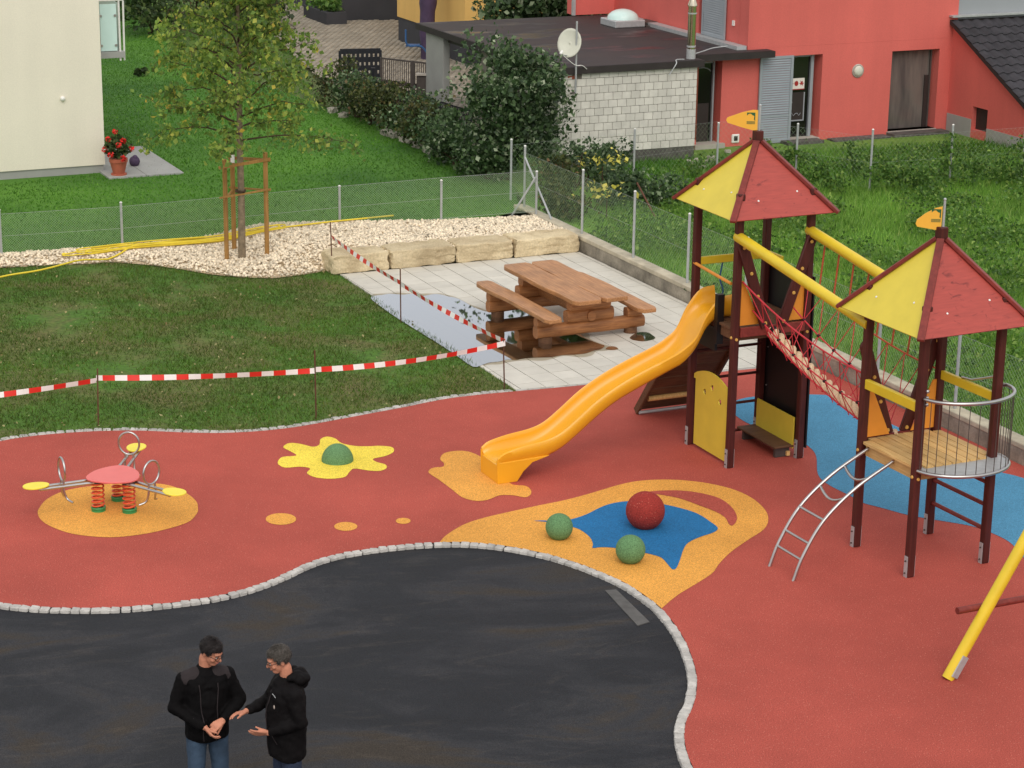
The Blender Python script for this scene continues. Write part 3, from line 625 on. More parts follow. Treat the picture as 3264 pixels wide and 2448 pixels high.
a = rng.random(n) * 6.283; ca, sa = np.cos(a)[:, None], np.sin(a)[:, None]; x, y = V[:, :, 0] * ca - V[:, :, 1] * sa, V[:, :, 0] * sa + V[:, :, 1] * ca
V[:, :, 0], V[:, :, 1] = x, y; V[:, :, 2] += .3 * x * rng.normal(size=(n, 1)); V += np.column_stack([P, gz(P)])[:, None, :]
stuff(link('gravel', arr_mesh('gravel', V.reshape(-1, 3), (of[None] + 6 * np.arange(n)[:, None, None]).reshape(-1, 3), MT['gravel'])))

# quarried stone blocks holding the gravel
bx = [(718, 843), (846, 987), (989, 1111), (1113, 1254)]
blab = ['limestone block at the lawn end of the row, the barrier tape passing in front', 'long cracked limestone block second from the lawn end of the row', 'limestone block with a whitish top, third from the lawn end', 'smooth limestone block at the concrete wall end of the row']
for k, (x0, x1) in enumerate(bx):
    yy = lambda x: 592 - (x - 734) * 48 / 518
    a, b = G(x0, yy(x0) + 1), G(x1, yy(x1) + 1); L = (b - a).length
    me = rock('stone_block', (L - .03, .62, .335), MT['limestone'], k + 2, .04)
    o = link('stone_block', me); mid = (a + b) / 2; wv = Vector((PF.W[0], PF.W[1], 0)); o.location = mid + wv * .33
    o.rotation_euler = (0, 0, A25 + (-.03, .012, -.01, .006)[k]); tag(o, blab[k], 'stone block', 'stone blocks behind the paving')

# concrete retaining wall on the right
t = thing('retaining_wall', WF.P(.1, 0), 'low weathered concrete wall between the playground and the meadow', 'wall')
seg = [3.0, 1.35, -.62, -2.5, -3.4, -4.6, -6.6, -9, -11.5, -14, -17, -20.5, -26]
for a, b in zip(seg[:-1], seg[1:]):
    m = MB(); m.prism([WF.P(0, a - .004), WF.P(0, b + .004), WF.P(.2, b + .004), WF.P(.2, a - .004)], -.1, .215); m.build('wall_panel', MT['concrete'], t, world=True)
m = MB(); m.prism([WF.P(-.012, 3.02), WF.P(-.012, -26), WF.P(.235, -26), WF.P(.235, 3.02)], .215, .295); m.build('coping', MT['coping'], t, world=True, bevel=.012)

# neighbours' lawn, meadow
NL = [G(-250, 575), G(0, 561), G(265, 544), G(734, 497, .1), G(953, 478, .25), G(1163, 462, .28), Vector((.0, 46.5, 0)), Vector((-2, 51.5, 0)), Vector((-9.5, 64, 0)), Vector((-16, 84, 0)), Vector((-60, 84, 0)), Vector((-60, 38, 0))]
m = MB(); m.sheet(NL, -.02); struct(m.build('neighbour_lawn', MT['lawn_base']))
vis = px([(-40, 562), (265, 543), (734, 497), (1163, 466), (1060, 380), (690, 200), (560, 0), (190, 0), (230, 372), (-40, 400)])
for k, (lo, nn) in enumerate(((0, 70000), (1, 45000))):
    P = scatter(vis, nn); P = P[rng.random(len(P)) < np.clip((62 - P[:, 1]) / 20, .15, 1)] if k else P
    if k == 0: grass('lawn_grass', P, .038, .022, L_LAWN, -.02, 1.1)
MD = [WF.P(.23, 3.2), WF.P(.23, -26), Vector((40, 10, 0)), Vector((40, 80, 0)), Vector((-2, 51.5, 0)), Vector((0, 46.5, 0))]
m = MB(); m.sheet(MD, -.02); struct(m.build('meadow', MT['meadow_base']))
mv = [WF.P(.3, .5), WF.P(.3, -17), G(2400, 1000), G(2400, 330), G(1700, 330), G(1480, 360), G(1380, 400)]
grass('meadow_grass', scatter(mv, 90000), .17, .016, L_MEADOW, -.02, 1.0, 2)
grass('meadow_grass', scatter([G(1240, 350), G(1510, 345), G(1640, 335), G(2400, 290), G(2400, 340), G(1500, 420), G(1330, 380)], 16000), .14, .02, L_LAWN, -.02, .8)
P = scatter(mv, 2600); q = np.array([mnoise.noise(Vector((p[0] * .5, p[1] * .4, 40.0))) for p in P]); P = P[q > -.05]
C = np.repeat(np.column_stack([P, np.full(len(P), .15)]), 12, 0) + rng.normal(size=(len(P) * 12, 3)) * (.13, .13, .06)
V, F = leaves(C, .07, .1, 1.0); stuff(link('meadow_weeds', arr_mesh('meadow_weeds', V, F, L_VINE)))
P = scatter(NL[:4] + [Vector((-3, 41.9, 0)), Vector((-9, 39.2, 0))], 10)

# ------------------------------------------------------------------ driveway of small pavers
dv = px([(585, -30), (560, 40), (640, 120), (700, 172), (800, 228), (945, 296), (1120, 330), (1150, 60), (870, 92), (862, 44), (735, 44), (640, -30)])
m = MB(); m.sheet(dv, -.004); d = struct(m.build('driveway', MT['joint']))
DA = math.radians(-6); ux, uy = np.array([math.cos(DA), math.sin(DA)]), np.array([-math.sin(DA), math.cos(DA)]); o0 = np.array([-6.0, 60.0]); T = []
for i in range(-60, 60):
    for j in range(-60, 100):
        T.append(o0 + ux * (i * .17) + uy * (j * .25 + (.125 if i % 2 else 0)))
T = np.array(T); T = T[inside([(p[0], p[1]) for p in dv], T)]; n = len(T)
q = np.array([(-.08, -.12), (.08, -.12), (.08, .12), (-.08, .12)]); q = q[:, :1] * ux + q[:, 1:] * uy
z = .02 + rng.normal(size=n) * .003
top = np.concatenate([T[:, None] + q[None], np.repeat(z[:, None, None], 4, 1)], 2); bot = np.concatenate([T[:, None] + q[None], np.full((n, 4, 1), -.02)], 2)
V = np.concatenate([top, bot], 1).reshape(-1, 3); F = np.array([(0, 1, 2, 3), (4, 5, 1, 0), (5, 6, 2, 1), (6, 7, 3, 2), (7, 4, 0, 3)])
pv = stuff(link('paver', arr_mesh('paver', V, (F[None] + 8 * np.arange(n)[:, None, None]).reshape(-1, 4), MT['paver']), d))

# ================================================================== FENCES
def fence(name, label, posts, mesh_h, group, r=.024, pitch=.055, wire=.0019, mesh=True, braces=(), zmesh=.03, mat='galv', bmat='galv'):
    # posts: list of (foot, height)
    t = thing(name, posts[0][0], label, 'fence', group)
    for p, h in posts:
        m = MB(); m.tube([p - Vector((0, 0, .1)), p + Vector((0, 0, h))], r, 8); m.build('post', MT[mat], t, 40, True)
        m = MB(); m.ell(p + Vector((0, 0, h)), (r * 1.15, r * 1.15, r), 8, 4, lo=0); m.build('post_cap', MT['white_paint'] if r > .02 else MT[mat], t, 60, True)
    for a, b in braces:
        m = MB(); m.tube([a, b], r * .85, 8); m.build('brace', MT[bmat], t, 40, True)
    if mesh:
        m = MB(); mw = MB()
        for (a, ha), (b, hb) in zip(posts[:-1], posts[1:]):
            d = b - a; L = math.hypot(d.x, d.y); H = mesh_h; nrm = Vector((-d.y, d.x, 0)).normalized() * r * 1.2
            at = lambda s, z: a + nrm + Vector((d.x * s / L, d.y * s / L, d.z * s / L + zmesh + z))
            k = -H
            while k < L:
                for sg in (1, -1):
                    s0, s1 = max(k, 0), min(k + H, L)
                    if s1 - s0 < .01: continue
                    z0, z1 = s0 - k, s1 - k
                    if sg < 0: z0, z1 = H - z0, H - z1
                    m.tube([at(s0, z0), at(s1, z1)], wire, 3, caps=False)
                k += pitch
            for z in (0.02, H / 2, H): mw.tube([at(0, z), at(L, z)], wire * 1.4, 4, caps=False)
        stuff(m.build('wire_mesh', MT['wire'], t, world=True)); mw.build('tension_wire', MT[mat], t, world=True)
    return t
f1 = [G(-250, 577), G(4, 562), G(265, 544)]
f1 += [G(265, 544).lerp(G(734, 497, .1), .5), G(734, 497, .1), G(953, 478, .25), G(1158, 462, .3)]
hs_ = (.93, .93, .93, .93, .86, .8, .84)
fence('chain_link_fence', 'low galvanised chain link fence along the gravel between the two lawns', list(zip(f1, hs_)), .82, 'chain link fences', pitch=.047, wire=.0022,
      braces=[(G(1106, 465, .28), f1[-1] + Vector((-.02, -.05, .74)))])
f2 = [WF.P(.1, 2.75, .29)] + [WF.P(.1, w, .29) for w in (.18, -1.9, -3.9, -5.85, -7.8, -9.75, -11.7, -13.65, -15.6, -17.5)]
fence('chain_link_fence', 'tall thin wire fence standing on the concrete wall beside the meadow', list(zip(f2, [1.22] * len(f2))), 1.05, 'chain link fences', pitch=.075, wire=.0012,
      braces=[(WF.P(.1, 1.5, .29), f2[0] + Vector((0, 0, 1.0)))])
f3 = [(G(1103, 430), 1.25), (G(1368, 398), 1.2), (G(1548, 372), 1.1), (G(1718, 385), 1.2), (G(1878, 410), 1.3), (G(2050, 398), 1.3), (G(2206, 385), 1.3), (G(2330, 380), 1.3)]
fence('chain_link_fence', 'overgrown wire fence in front of the red house, bindweed on its posts', f3, 1.1, 'chain link fences', pitch=.12, wire=.001,
      bmat='rust', braces=[(G(1420, 478), G(1376, 395, .55))])

# ================================================================== RED HOUSE AND GARAGE
RH = Frame((8.0, 52.9), A25); GA = Frame((4.1, 50.0), A25); RO = Vector((8.0, 52.9, 0))
def wall_holes(fr, u0, u1, z0, z1, holes, w0, w1):
    m = MB(); us = sorted({u0, u1, *[h[0] for h in holes], *[h[1] for h in holes]})
    for a, b in zip(us[:-1], us[1:]):
        hs = sorted([(max(h[2], z0), min(h[3], z1)) for h in holes if h[0] <= a + 1e-6 and h[1] >= b - 1e-6]); z = z0
        for lo, hi in hs + [(z1, z1)]:
            if lo > z + 1e-4: m.prism([fr.P(a, w0), fr.P(b, w0), fr.P(b, w1), fr.P(a, w1)], z, lo)
            z = max(z, hi)
    return m
def fbox(m, fr, u0, u1, w0, w1, z0, z1, mi=0): m.prism([fr.P(u0, w0), fr.P(u1, w0), fr.P(u1, w1), fr.P(u0, w1)], z0, z1, mi)
def part(name, mat, root, fr, u0, u1, w0, w1, z0, z1, bevel=0):
    m = MB(); fbox(m, fr, u0, u1, w0, w1, z0, z1); return m.build(name, MT[mat] if isinstance(mat, str) else mat, root, world=True, bevel=bevel)
rh = thing('red_house', RO, 'salmon red rendered house with grey louvre shutters behind the meadow', 'house')
wall_holes(RH, -5.6, -2.88, -.1, 2.083, [(-4.17, -3.54, -.1, 2.02)], 0, .4).build('wall', MT['red_wall'], rh, world=True)
wall_holes(RH, -2.88, 2.9, -.1, 2.26, [(-1.66, -.80, .04, 2.04), (1.17, 2.55, .06, 2.01)], 0, .4).build('wall', MT['red_wall'], rh, world=True)
part('wall', 'red_wall', rh, RH, -2.88, 3.02, 0.0, .4, 2.262, 5.4)
UW = 6.8
wm_ = MB()                                              # left gable of the upper floor with a shuttered window, then the set-back wall
LW = Frame(RH.P(-2.88, 0), A25 + math.pi / 2)           # its u runs along +W, its w points left (-U)
wall_holes(LW, .41, UW, 2.262, 5.4, [(1.35, 2.35, 2.34, 4.6)], -.35, 0).build('wall', MT['red_wall'], rh, world=True)
part('wall', 'red_wall', rh, RH, -4.05, -2.88, UW, UW + .4, 2.262, 5.4)
part('downpipe', 'galv', rh, RH, -4.12, -4.04, UW - .08, UW, 2.262, 5.4)
sh = MB(); fbox(sh, LW, 1.35, 2.35, -.04, -.01, 2.36, 4.6)
def shutter(root, fr, u0, u1, w, z0, z1, n, mid=None, outward=-1):
    m = MB(); b = .065
    for a, c in ((u0, u0 + b), (u1 - b, u1)): fbox(m, fr, a, c, w - .02, w + .02, z0, z1)
    for a, c in ((z0, z0 + b), (z1 - b, z1)) + (((mid, mid + .05),) if mid else ()): fbox(m, fr, u0 + b + .001, u1 - b - .001, w - .018, w + .018, a, c)
    o = m.build('shutter', MT['shutter'], root, world=True)
    m = MB()
    for i in range(n):
        z = z0 + b + (z1 - z0 - 2 * b) * (i + .5) / n
        p, q = fr.P(u0 + b, w, z), fr.P(u1 - b, w, z); dn = fr.P(0, outward, 0) - fr.P(0, 0, 0)
        m.hexa([p + dn * .016 + Vector((0, 0, -.024)), q + dn * .016 + Vector((0, 0, -.024)), q + dn * .012 + Vector((0, 0, -.026)), p + dn * .012 + Vector((0, 0, -.026)),
                p - dn * .010 + Vector((0, 0, .022)), q - dn * .010 + Vector((0, 0, .022)), q - dn * .014 + Vector((0, 0, .02)), p - dn * .014 + Vector((0, 0, .02))])
    s = m.build('slat', MT['shutter'], o, world=True); stuff(s); return o
shutter(rh, LW, 1.0, 2.1, .05, 2.34, 4.6, 40, outward=1)
part('window_glass', 'dark_glass', rh, LW, 1.36, 2.34, -.2, -.18, 2.36, 4.6)
shutter(rh, RH, -2.55, -1.64, -.05, .0, 2.06, 34, .62)
g = part('window', 'dark_glass', rh, RH, -1.66, -.92, .24, .26, .05, 2.03)
part('window_frame', 'frame_dark', g, RH, -1.66, -1.60, .2, .238, .05, 2.03)
m = MB(); fbox(m, RH, -1.0, -.92, .18, .262, .05, 2.03); fbox(m, RH, -1.6, -1.0, .2, .238, 1.97, 2.03); m.build('window_frame', MT['shutter'], g, world=True)
part('window_sill', 'sill', g, RH, -1.68, -.80, -.05, .3, -.05, .045)
bn = MB(); fbox(bn, RH, -1.58, -1.13, .225, .232, 1.20, 1.46); bn = bn.build('banner', MT['banner'], g, world=True)
# printed emblem row on the banner: two red marks with a ring between them, red line below
m = MB()
def mark(u, z, pts, s): m.slabpoly([RH.P(u + a * s, .2245, z + b * s) for a, b in pts], RH.P(0, -.003) - RH.P(0, 0))
star = [(math.cos(t) * r_, math.sin(t) * r_) for t, r_ in zip(np.linspace(0, 2 * math.pi, 13)[:-1], [1, .4, .9, .5, 1, .35, .95, .5, .8, .4, 1, .5])]
mark(-1.50, 1.335, star, .075); mark(-1.21, 1.335, star[::-1], .075)
mark(-1.355, 1.335, [(math.cos(t), 1.15 * math.sin(t)) for t in np.linspace(0, 2 * math.pi, 15)[:-1]], .055)
fbox(m, RH, -1.58, -1.13, .221, .2245, 1.185, 1.205)
m.build('banner_print', MT['banner_red'], g, world=True)
ps = MB(); fbox(ps, RH, -1.57, -1.12, .228, .236, .45, 1.12); ps.build('poster', MT['frame_dark'], g, world=True)
m = MB()
for a, b, c, d in ((-1.57, -1.12, .43, .46), (-1.135, -1.105, .43, 1.12)): fbox(m, RH, a, b, .22, .227, c, d)
m.tube([RH.P(-1.5 + .05 * math.sin(k), .222, .95 - .035 * k) for k in range(6)], .008, 4); m.tube([RH.P(-1.5 + .05 * k, .222, .6 + .04 * math.sin(2.2 * k)) for k in range(7)], .008, 4)
m.build('poster_frame', MT['grey_wall'], g, world=True)
g = part('window', 'grey_glass', rh, RH, 1.18, 2.42, .22, .24, .07, 2.0)
part('window_frame', 'frame_dark', g, RH, 2.30, 2.42, .19, .218, .07, 1.35)
m = MB(); fbox(m, RH, 1.18, 2.42, .17, .218, 1.96, 2.0); fbox(m, RH, 1.17, 1.21, .17, .218, .07, 1.958); fbox(m, RH, 2.42, 2.46, .17, .26, .07, 1.958); m.build('window_frame', MT['iron'], g, world=True)
part('window_sill', 'sill', g, RH, 1.14, 2.56, -.06, .3, -.06, .06)
dr = part('door', 'dark_glass', rh, RH, -4.17, -3.66, .26, .28, .1, 1.98)
m = MB(); fbox(m, RH, -3.66, -3.62, .2, .28, .08, 2.02); fbox(m, RH, -4.17, -3.66, .23, .256, 1.94, 2.02); m.build('door_frame', MT['grey_wall'], dr, world=True)
m = MB(); m.tube([RH.P(-3.95 + .25 * math.cos(t), .25, 1.72 + .12 * math.sin(t)) for t in np.linspace(.2, math.pi - .2, 9)], .012, 5); m.build('door_arch_trim', MT['grey_wall'], dr, 60, True)
part('door_panel', MT['frame_dark'], dr, RH, -4.17, -3.72, .25, .258, .1, 1.0)
part('door_step', 'sill', rh, RH, -4.25, -3.45, -.12, .28, -.05, .09)
m = MB(); m.ell(RH.P(.21, -.03, 1.59), (.13, .13, .13), 14, 8, R=Matrix.Rotation(A25, 3, 'Z') @ Matrix.Scale(.45, 3, (0, 1, 0))); m.build('wall_lamp', MT['dish'], rh, 60, True)
m = MB(); m.tube([RH.P(.21, -.005 - .02 * 0, 1.59) + 0.145 * (math.cos(t) * (RH.P(1, 0) - RH.P(0, 0)) + math.sin(t) * Vector((0, 0, 1))) for t in np.linspace(0, 2 * math.pi, 17)[:-1]], .025, 6, True); m.build('lamp_ring', MT['sill'], rh, 60, True)
m = MB(); fbox(m, RH, -3.22, -3.01, -.035, -.001, .06, .27); cf = m.build('cat_flap', MT['white_paint'], rh, world=True, bevel=.02)
part('cat_flap_door', 'frame_dark', cf, RH, -3.165, -3.065, -.04, -.036, .115, .225)
part('wall_box', 'white_paint', rh, LW, .62, .70, .001, .04, 2.72, 2.84)
# grey upper wall on the right with its tiled lean-to
part('upper_wall', 'grey_wall', rh, RH, 3.021, 9, .03, .4, 2.262, 5.4)
AW0, AZ0, PIT = .0, 2.74, math.tan(math.radians(27))
m = MB(); fr = Frame(RH.P(2.9, 0), A25)
sidew = [(0, -.1), (-5.5, -.1), (-5.5, AZ0 - .14 - 5.5 * PIT), (0, AZ0 - .14)]
hw = (-1.62, -1.02, .18, .74)
def aw(u, w, z): return fr.P(u, w, z)
# annex side wall around a small hatch
def annex_top(w): return AZ0 - .15 + w * PIT
for a, b, lo in ((-5.5, hw[0], -.1), (hw[1], 0, -.1), (hw[0], hw[1], hw[3])):
    m.slabpoly([aw(0, a, lo), aw(0, b, lo), aw(0, b, annex_top(b)), aw(0, a, annex_top(a))], aw(.3, 0, 0) - aw(0, 0, 0))
m.slabpoly([aw(0, hw[0], -.1), aw(0, hw[1], -.1), aw(0, hw[1], hw[2]), aw(0, hw[0], hw[2])], aw(.3, 0, 0) - aw(0, 0, 0))
m.build('annex_wall', MT['red_wall'], rh, world=True)
m = MB(); fbox(m, fr, .12, .14, hw[0], hw[1], hw[2], hw[3]); m.build('hatch', MT['frame_dark'], rh, world=True)
m = MB(); fbox(m, fr, -.022, -.002, -5.5, hw[0] - .02, -.1, .3); fbox(m, fr, -.022, -.002, hw[1] + .02, -.02, -.1, .42); m.build('plinth', MT['plinth_grey'], rh, world=True)
m = MB(); m.slabpoly([aw(-.12, -5.6, annex_top(-5.6) + .02), aw(6, -5.6, annex_top(-5.6) + .02), aw(6, -.02, annex_top(-.02) + .02), aw(-.12, -.02, annex_top(-.02) + .02)], Vector((0, 0, .1))); rf = m.build('annex_roof', MT['fascia'], rh, world=True)
part('roof_flashing', 'galv', rf, fr, -.14, 6, -.16, .02, AZ0 + .03, AZ0 + .075)
tm = MB(); W_, Lt = .3, .36                              # one interlocking tile, waved across its width
prof = [(0, .0), (.06, .035), (.12, .05), (.17, .035), (.21, .008), (.30, .0)]
vs = [(x, y, z + (.03 if y < .1 else 0)) for y in (0, Lt) for x, z in prof] + [(x, 0, z) for x, z in prof]
k = len(prof); tm.add(vs, [(i, i + 1, k + i + 1, k + i) for i in range(k - 1)] + [(2 * k + i, 2 * k + i + 1, i + 1, i) for i in range(k - 1)])
tile = tm.mesh('roof_tile', MT['tile_dark'], 50); q0 = Matrix.Rotation(A25, 3, 'Z') @ Matrix.Rotation(math.atan(PIT), 3, 'X')
cs = math.cos(math.atan(PIT)); nrow = 0
for r_ in range(15):
    for c_ in range(12):
        w_ = -.14 - (r_ + 1) * .31 * cs; u_ = -.12 + c_ * .3
        p = aw(u_, w_, annex_top(w_) + .125)
        X = np.array([p.x, p.y, p.z - CAM_H]); zc = X @ _fw; xx = (X @ CR / zc * FPX + 1632) / 3264
        if xx > 1.06: continue
        piece('roof_tile', tile, Matrix.LocRotScale(p, q0.to_quaternion(), (1, 1, 1)), rf); nrow += 1

# garage of white sand-lime bricks
ga = thing('garage', GA.P(-1.7, 2), 'low garage of white bricks with a flat black felt roof', 'garage')
part('wall_core', 'mortar', ga, GA, -3.49, -.01, .03, .2, .27, 2.08); part('wall_core', 'mortar', ga, GA, -3.49, -3.3, .21, 4.2, .27, 2.08)
part('wall_core', 'mortar', ga, GA, -.2, -.01, .21, 1.0, .0, 2.08)
part('back_wall', 'plinth_grey', ga, GA, -3.29, 1.8, 4.0, 4.2, 0, 2.08)
m = MB(); m.prism([GA.P(-3.5, .012), GA.P(-.01, .012), GA.P(-.01, .2), GA.P(-3.5, .2)], -.1, .27); m.build('plinth', MT['plinth_rough'], ga, world=True)
bk = bevel_cube('brick', MT['brick_white'], (.035,), .006, 1); BL, BH = .2275, .169
for r_ in range(11):
    z = .27 + BH * (r_ + .5); off = 0 if r_ % 2 else BL / 2
    edges = [0.0]; x = off if off else BL
    while x < 3.5 - .03: edges.append(x); x += BL
    edges.append(3.5)
    for a, b in zip(edges[:-1], edges[1:]):
        if r_ == 10 and .12 < a < .45: continue          # open vent near the left corner
        hh = min(BH, 2.08 - (.27 + BH * r_)); zc = .27 + BH * r_ + hh / 2
        if hh < .05: continue
        piece('brick', bk, Matrix.LocRotScale(GA.P(-3.5 + (a + b) / 2, .03, zc), Matrix.Rotation(A25, 3, 'Z').to_quaternion(), Vector((b - a - .009, .06, hh - .009))), ga)
    for i in range(7):
        a = i * BL + (BL / 2 if r_ % 2 else 0) + .07
        piece('brick', bk, Matrix.LocRotScale(GA.P(-3.485, a + BL / 2, .27 + BH * (r_ + .5)), Matrix.Rotation(A25, 3, 'Z').to_quaternion(), Vector((.05, BL - .009, BH - .009))), ga)
part('vent_brick', 'terracotta', ga, GA, -3.27, -3.1, .0, .06, 1.97, 2.04)
m = MB(); m.prism([GA.P(*q) for q in ((-3.66, -.09), (.13, -.09), (.13, .62), (2.42, .62), (2.42, .975), (1.87, .975), (1.87, 7.78), (-3.66, 7.9))], 2.085, 2.235); rf = m.build('roof', MT['fascia'], ga, world=True)
m = MB(); m.sheet([GA.P(*q) for q in ((-3.63, -.06), (.10, -.06), (.10, .65), (2.39, .65), (2.39, .97), (1.86, .97), (1.86, 7.76), (-3.63, 7.87))], 2.24); m.build('roof_felt', MT['roof_felt'], rf, world=True)
m = MB(); m.prism([GA.P(*q) for q in ((1.6, 1.0), (1.86, 1.0), (1.86, 6.5), (1.6, 6.5))], 2.241, 2.33); m.build('roof_flashing', MT['galv'], rf, world=True)
m = MB(); fbox(m, GA, -3.58, -3.40, 6.3, 7.4, -.1, 2.084); m.build('end_pillar', MT['plinth_grey'], ga, world=True, bevel=.01)
part('beam', 'frame_dark', ga, GA, -3.45, -3.32, 4.21, 6.29, 1.95, 2.083)
# skylight dome on its kerb, lid tilted up
SK = G(1345, 52, 2.28); sf = Frame(SK, A25); sk = MB()
fbox(sk, sf, -.42, .42, -.42, .42, 2.241, 2.42); sk = sk.build('skylight', MT['galv'], ga, world=True, bevel=.02)
m = MB(); m.ell(Vector((SK.x, SK.y, 2.42)) + Vector((0, 0, .0)), (.4, .4, .24), 16, 6, lo=0); m.build('skylight_dome', MT['frosted'], sk, 60, True)
m = MB(); fbox(m, sf, .5, 1.35, -.3, .3, 2.3, 2.34); fbox(m, sf, .45, 1.5, -.42, .4, 2.241, 2.27); m.build('roof_panel', MT['iron'], ga, world=True)
# steel flue at the front right corner
FL = GA.P(-.06, .22); m = MB(); m.tube([(FL.x, FL.y, 2.2), (FL.x, FL.y, 2.46)], .105, 14); fl = m.build('flue_collar', MT['galv'], ga, 40, True)
m = MB(); m.tube([(FL.x, FL.y, 2.46), (FL.x, FL.y, 3.42)], .095, 16); fl2 = m.build('flue', MT['chrome'], ga, 40, True)
m = MB(); m.tube([(FL.x, FL.y, 3.42), (FL.x, FL.y, 3.46), (FL.x, FL.y, 3.60), (FL.x, FL.y, 3.62)], [.115, .115, .06, .055], 16); m.build('flue_cap', MT['chrome'], fl2, 40, True)
m = MB(); m.tube([(FL.x, FL.y, 2.5), (FL.x, FL.y, 2.54)], .104, 16); m.tube([(FL.x, FL.y, 3.25), (FL.x, FL.y, 3.28)], .104, 16); m.build('flue_band', MT['galv'], fl2, 40, True)
m = MB(); m.tube([GA.P(.02, .03, 2.06), GA.P(.02, .03, 1.2), GA.P(.02, .03, .4)], .02, 6)
for z in (.7, 1.15, 1.3, 1.65): m.tube([GA.P(.02, .03, z), GA.P(.02, .03, z + .04)], .028, 6)
m.build('pipe', MT['copper'], ga, 40, True)
for pts in (((-.3, .1, 2.25), (-.55, .02, 2.26), (-.62, -.12, 2.2), (-.78, -.1, 1.95)), ((.25, .7, 2.25), (.6, .8, 2.3), (.9, .9, 2.34), (1.3, .93, 2.36))):
    m = MB(); m.tube(spline([GA.P(*p) for p in pts], 4), .014, 5); m.build('lightning_wire', MT['galv'], ga, 60, True)
# satellite dish on its mast
dh = thing('satellite_dish', GA.P(-3.1, -.1, 1.6), 'pale satellite dish on a mast at the front left corner of the garage', 'satellite dish')
mu, mz0 = GA.on(1243, 201, -.13); mz1 = GA.on(1248, 46, -.13)[1]
m = MB(); m.tube([GA.P(mu, -.13, mz0), GA.P(mu, -.13, mz1)], .022, 8); m.build('mast', MT['galv'], dh, 40, True)
m = MB(); m.tube([GA.P(mu - .12, -.12, mz0), GA.P(mu, -.13, mz0 + .01)], .02, 6); m.tube([GA.P(mu, -.13, mz0), GA.P(mu, .0, mz0)], .02, 6); m.build('bracket', MT['iron'], dh, 40, True)
du, dz = GA.on(1236, 95, -.1); dc = GA.P(du, .0, dz); ax = (Vector((-.35, -.9, .32))).normalized()
R_ = ax.to_track_quat('Z', 'Y').to_matrix(); vs = []; fs = []; nr, ns = 6, 20
for i in range(nr + 1):
    r_ = .31 * i / nr
    for k in range(ns): a = 2 * math.pi * k / ns; vs.append(dc + R_ @ Vector((r_ * .9 * math.cos(a), r_ * 1.06 * math.sin(a), .55 * r_ * r_)))
fs = [(i * ns + k, i * ns + (k + 1) % ns, (i + 1) * ns + (k + 1) % ns, (i + 1) * ns + k) for i in range(nr) for k in range(ns)]
m = MB(); m.add(vs, fs); o = m.build('reflector', MT['dish'], dh, 60, True); sm = o.modifiers.new('s', 'SOLIDIFY'); sm.thickness = .012
ft = dc + ax * .3 + Vector((-.1, 0, -.28)); m = MB(); m.tube([dc + Vector((0, 0, -.27)), ft + Vector((.05, .02, -.04)), ft], .013, 6); m.build('feed_arm', MT['galv'], dh, 60, True)
m = MB(); m.cap(ft, ft - ax * .07 + Vector((0, 0, .05)), .035); m.build('feed_horn', MT['white_paint'], dh, 60, True)
m = MB(); m.tube(spline([ft, GA.P(mu - .05, -.16, dz - .45), GA.P(mu + .15, -.15, mz0 + .6), GA.P(mu + .4, -.02, mz0 + .42)], 4), .009, 5); m.build('cable', MT['white_paint'], dh, 60, True)
# rubble by the garage corner and along the house wall
rub = [(1493, 356, .17, 'rubble stone touching the right end of the garage plinth'), (1505, 352, .14, 'small rubble stone just right of the garage corner'), (1517, 366, .12, 'rubble stone nearest the camera below the garage corner'), (1528, 357, .16, 'pale rubble stone below the dark door'), (1539, 350, .18, 'biggest rubble stone right of the dark door step'), (1573, 330, .1, 'little stone under the cat flap'), (1655, 322, .12, 'stone at the foot of the closed shutter')]
for k, (x, y, s, lb) in enumerate(rub):
    o = link('rubble_stone', rock('rubble_stone', (s * 1.3, s, s * .7), MT['stone'], 20 + k, .03)); o.location = G(x, y, -.01); o.rotation_euler = (0, 0, k * 1.3)
    tag(o, lb, 'stone', 'loose stones by the garage corner')
sl_ = MB()
for a, b, c in ((-1.9, -.9, .05), (-.6, 1.0, .02), (1.1, 2.7, .05)): fbox(sl_, RH, a, b, -.42, -.07, -.1, c)
struct(sl_.build('house_kerb', MT['plinth_rough']))

# ================================================================== CREAM HOUSE ON THE LEFT
CHo = G(228, 371); CH = Frame(CHo, A25); ch = thing('cream_house', CHo, 'tall cream rendered house wall at the left edge, balcony on its side', 'house')
part('wall', 'cream_wall', ch, CH, -9, 0, 0, 8, .16, 9); part('plinth', 'plinth_grey', ch, CH, -8.98, -.03, .03, 7.9, -.1, .158)
m = MB(); vu, vz = CH.on(135, 213, 0); m.ell(CH.P(vu, -.02, vz), (.055, .055, .055), 12, 8); m.build('wall_vent', MT['white_paint'], ch, 60, True)
def cz(x, y, w): return CH.on(x, y, w)
bw = .7; (u0, z0), (u1, z1) = cz(219, 111, bw), cz(253, 8, bw)
bal = part('balcony', 'plinth_grey', ch, CH, .002, u1 + .12, bw - .05, 4, cz(219, 126, bw)[1], z0 - .02)
part('balcony_glass', 'frosted', bal, CH, u0, u1 - .03, bw, bw + .012, z0, z1)
part('balcony_glass', 'frosted', bal, CH, u1 + .045, u1 + .055, bw + .05, 3.9, z0, z1)
m = MB()
for u in (u1 + .03, u1 + .13): m.tube([CH.P(u, bw + (.05 if u > u1 + .1 else 0), z0 - .22), CH.P(u, bw, z1 + .06)], .022, 8)
m.tube([CH.P(.0, bw, z1 + .08), CH.P(u1 + .13, bw, z1 + .08)], .022, 8); m.build('balcony_rail', MT['white_paint'], bal, 40, True)
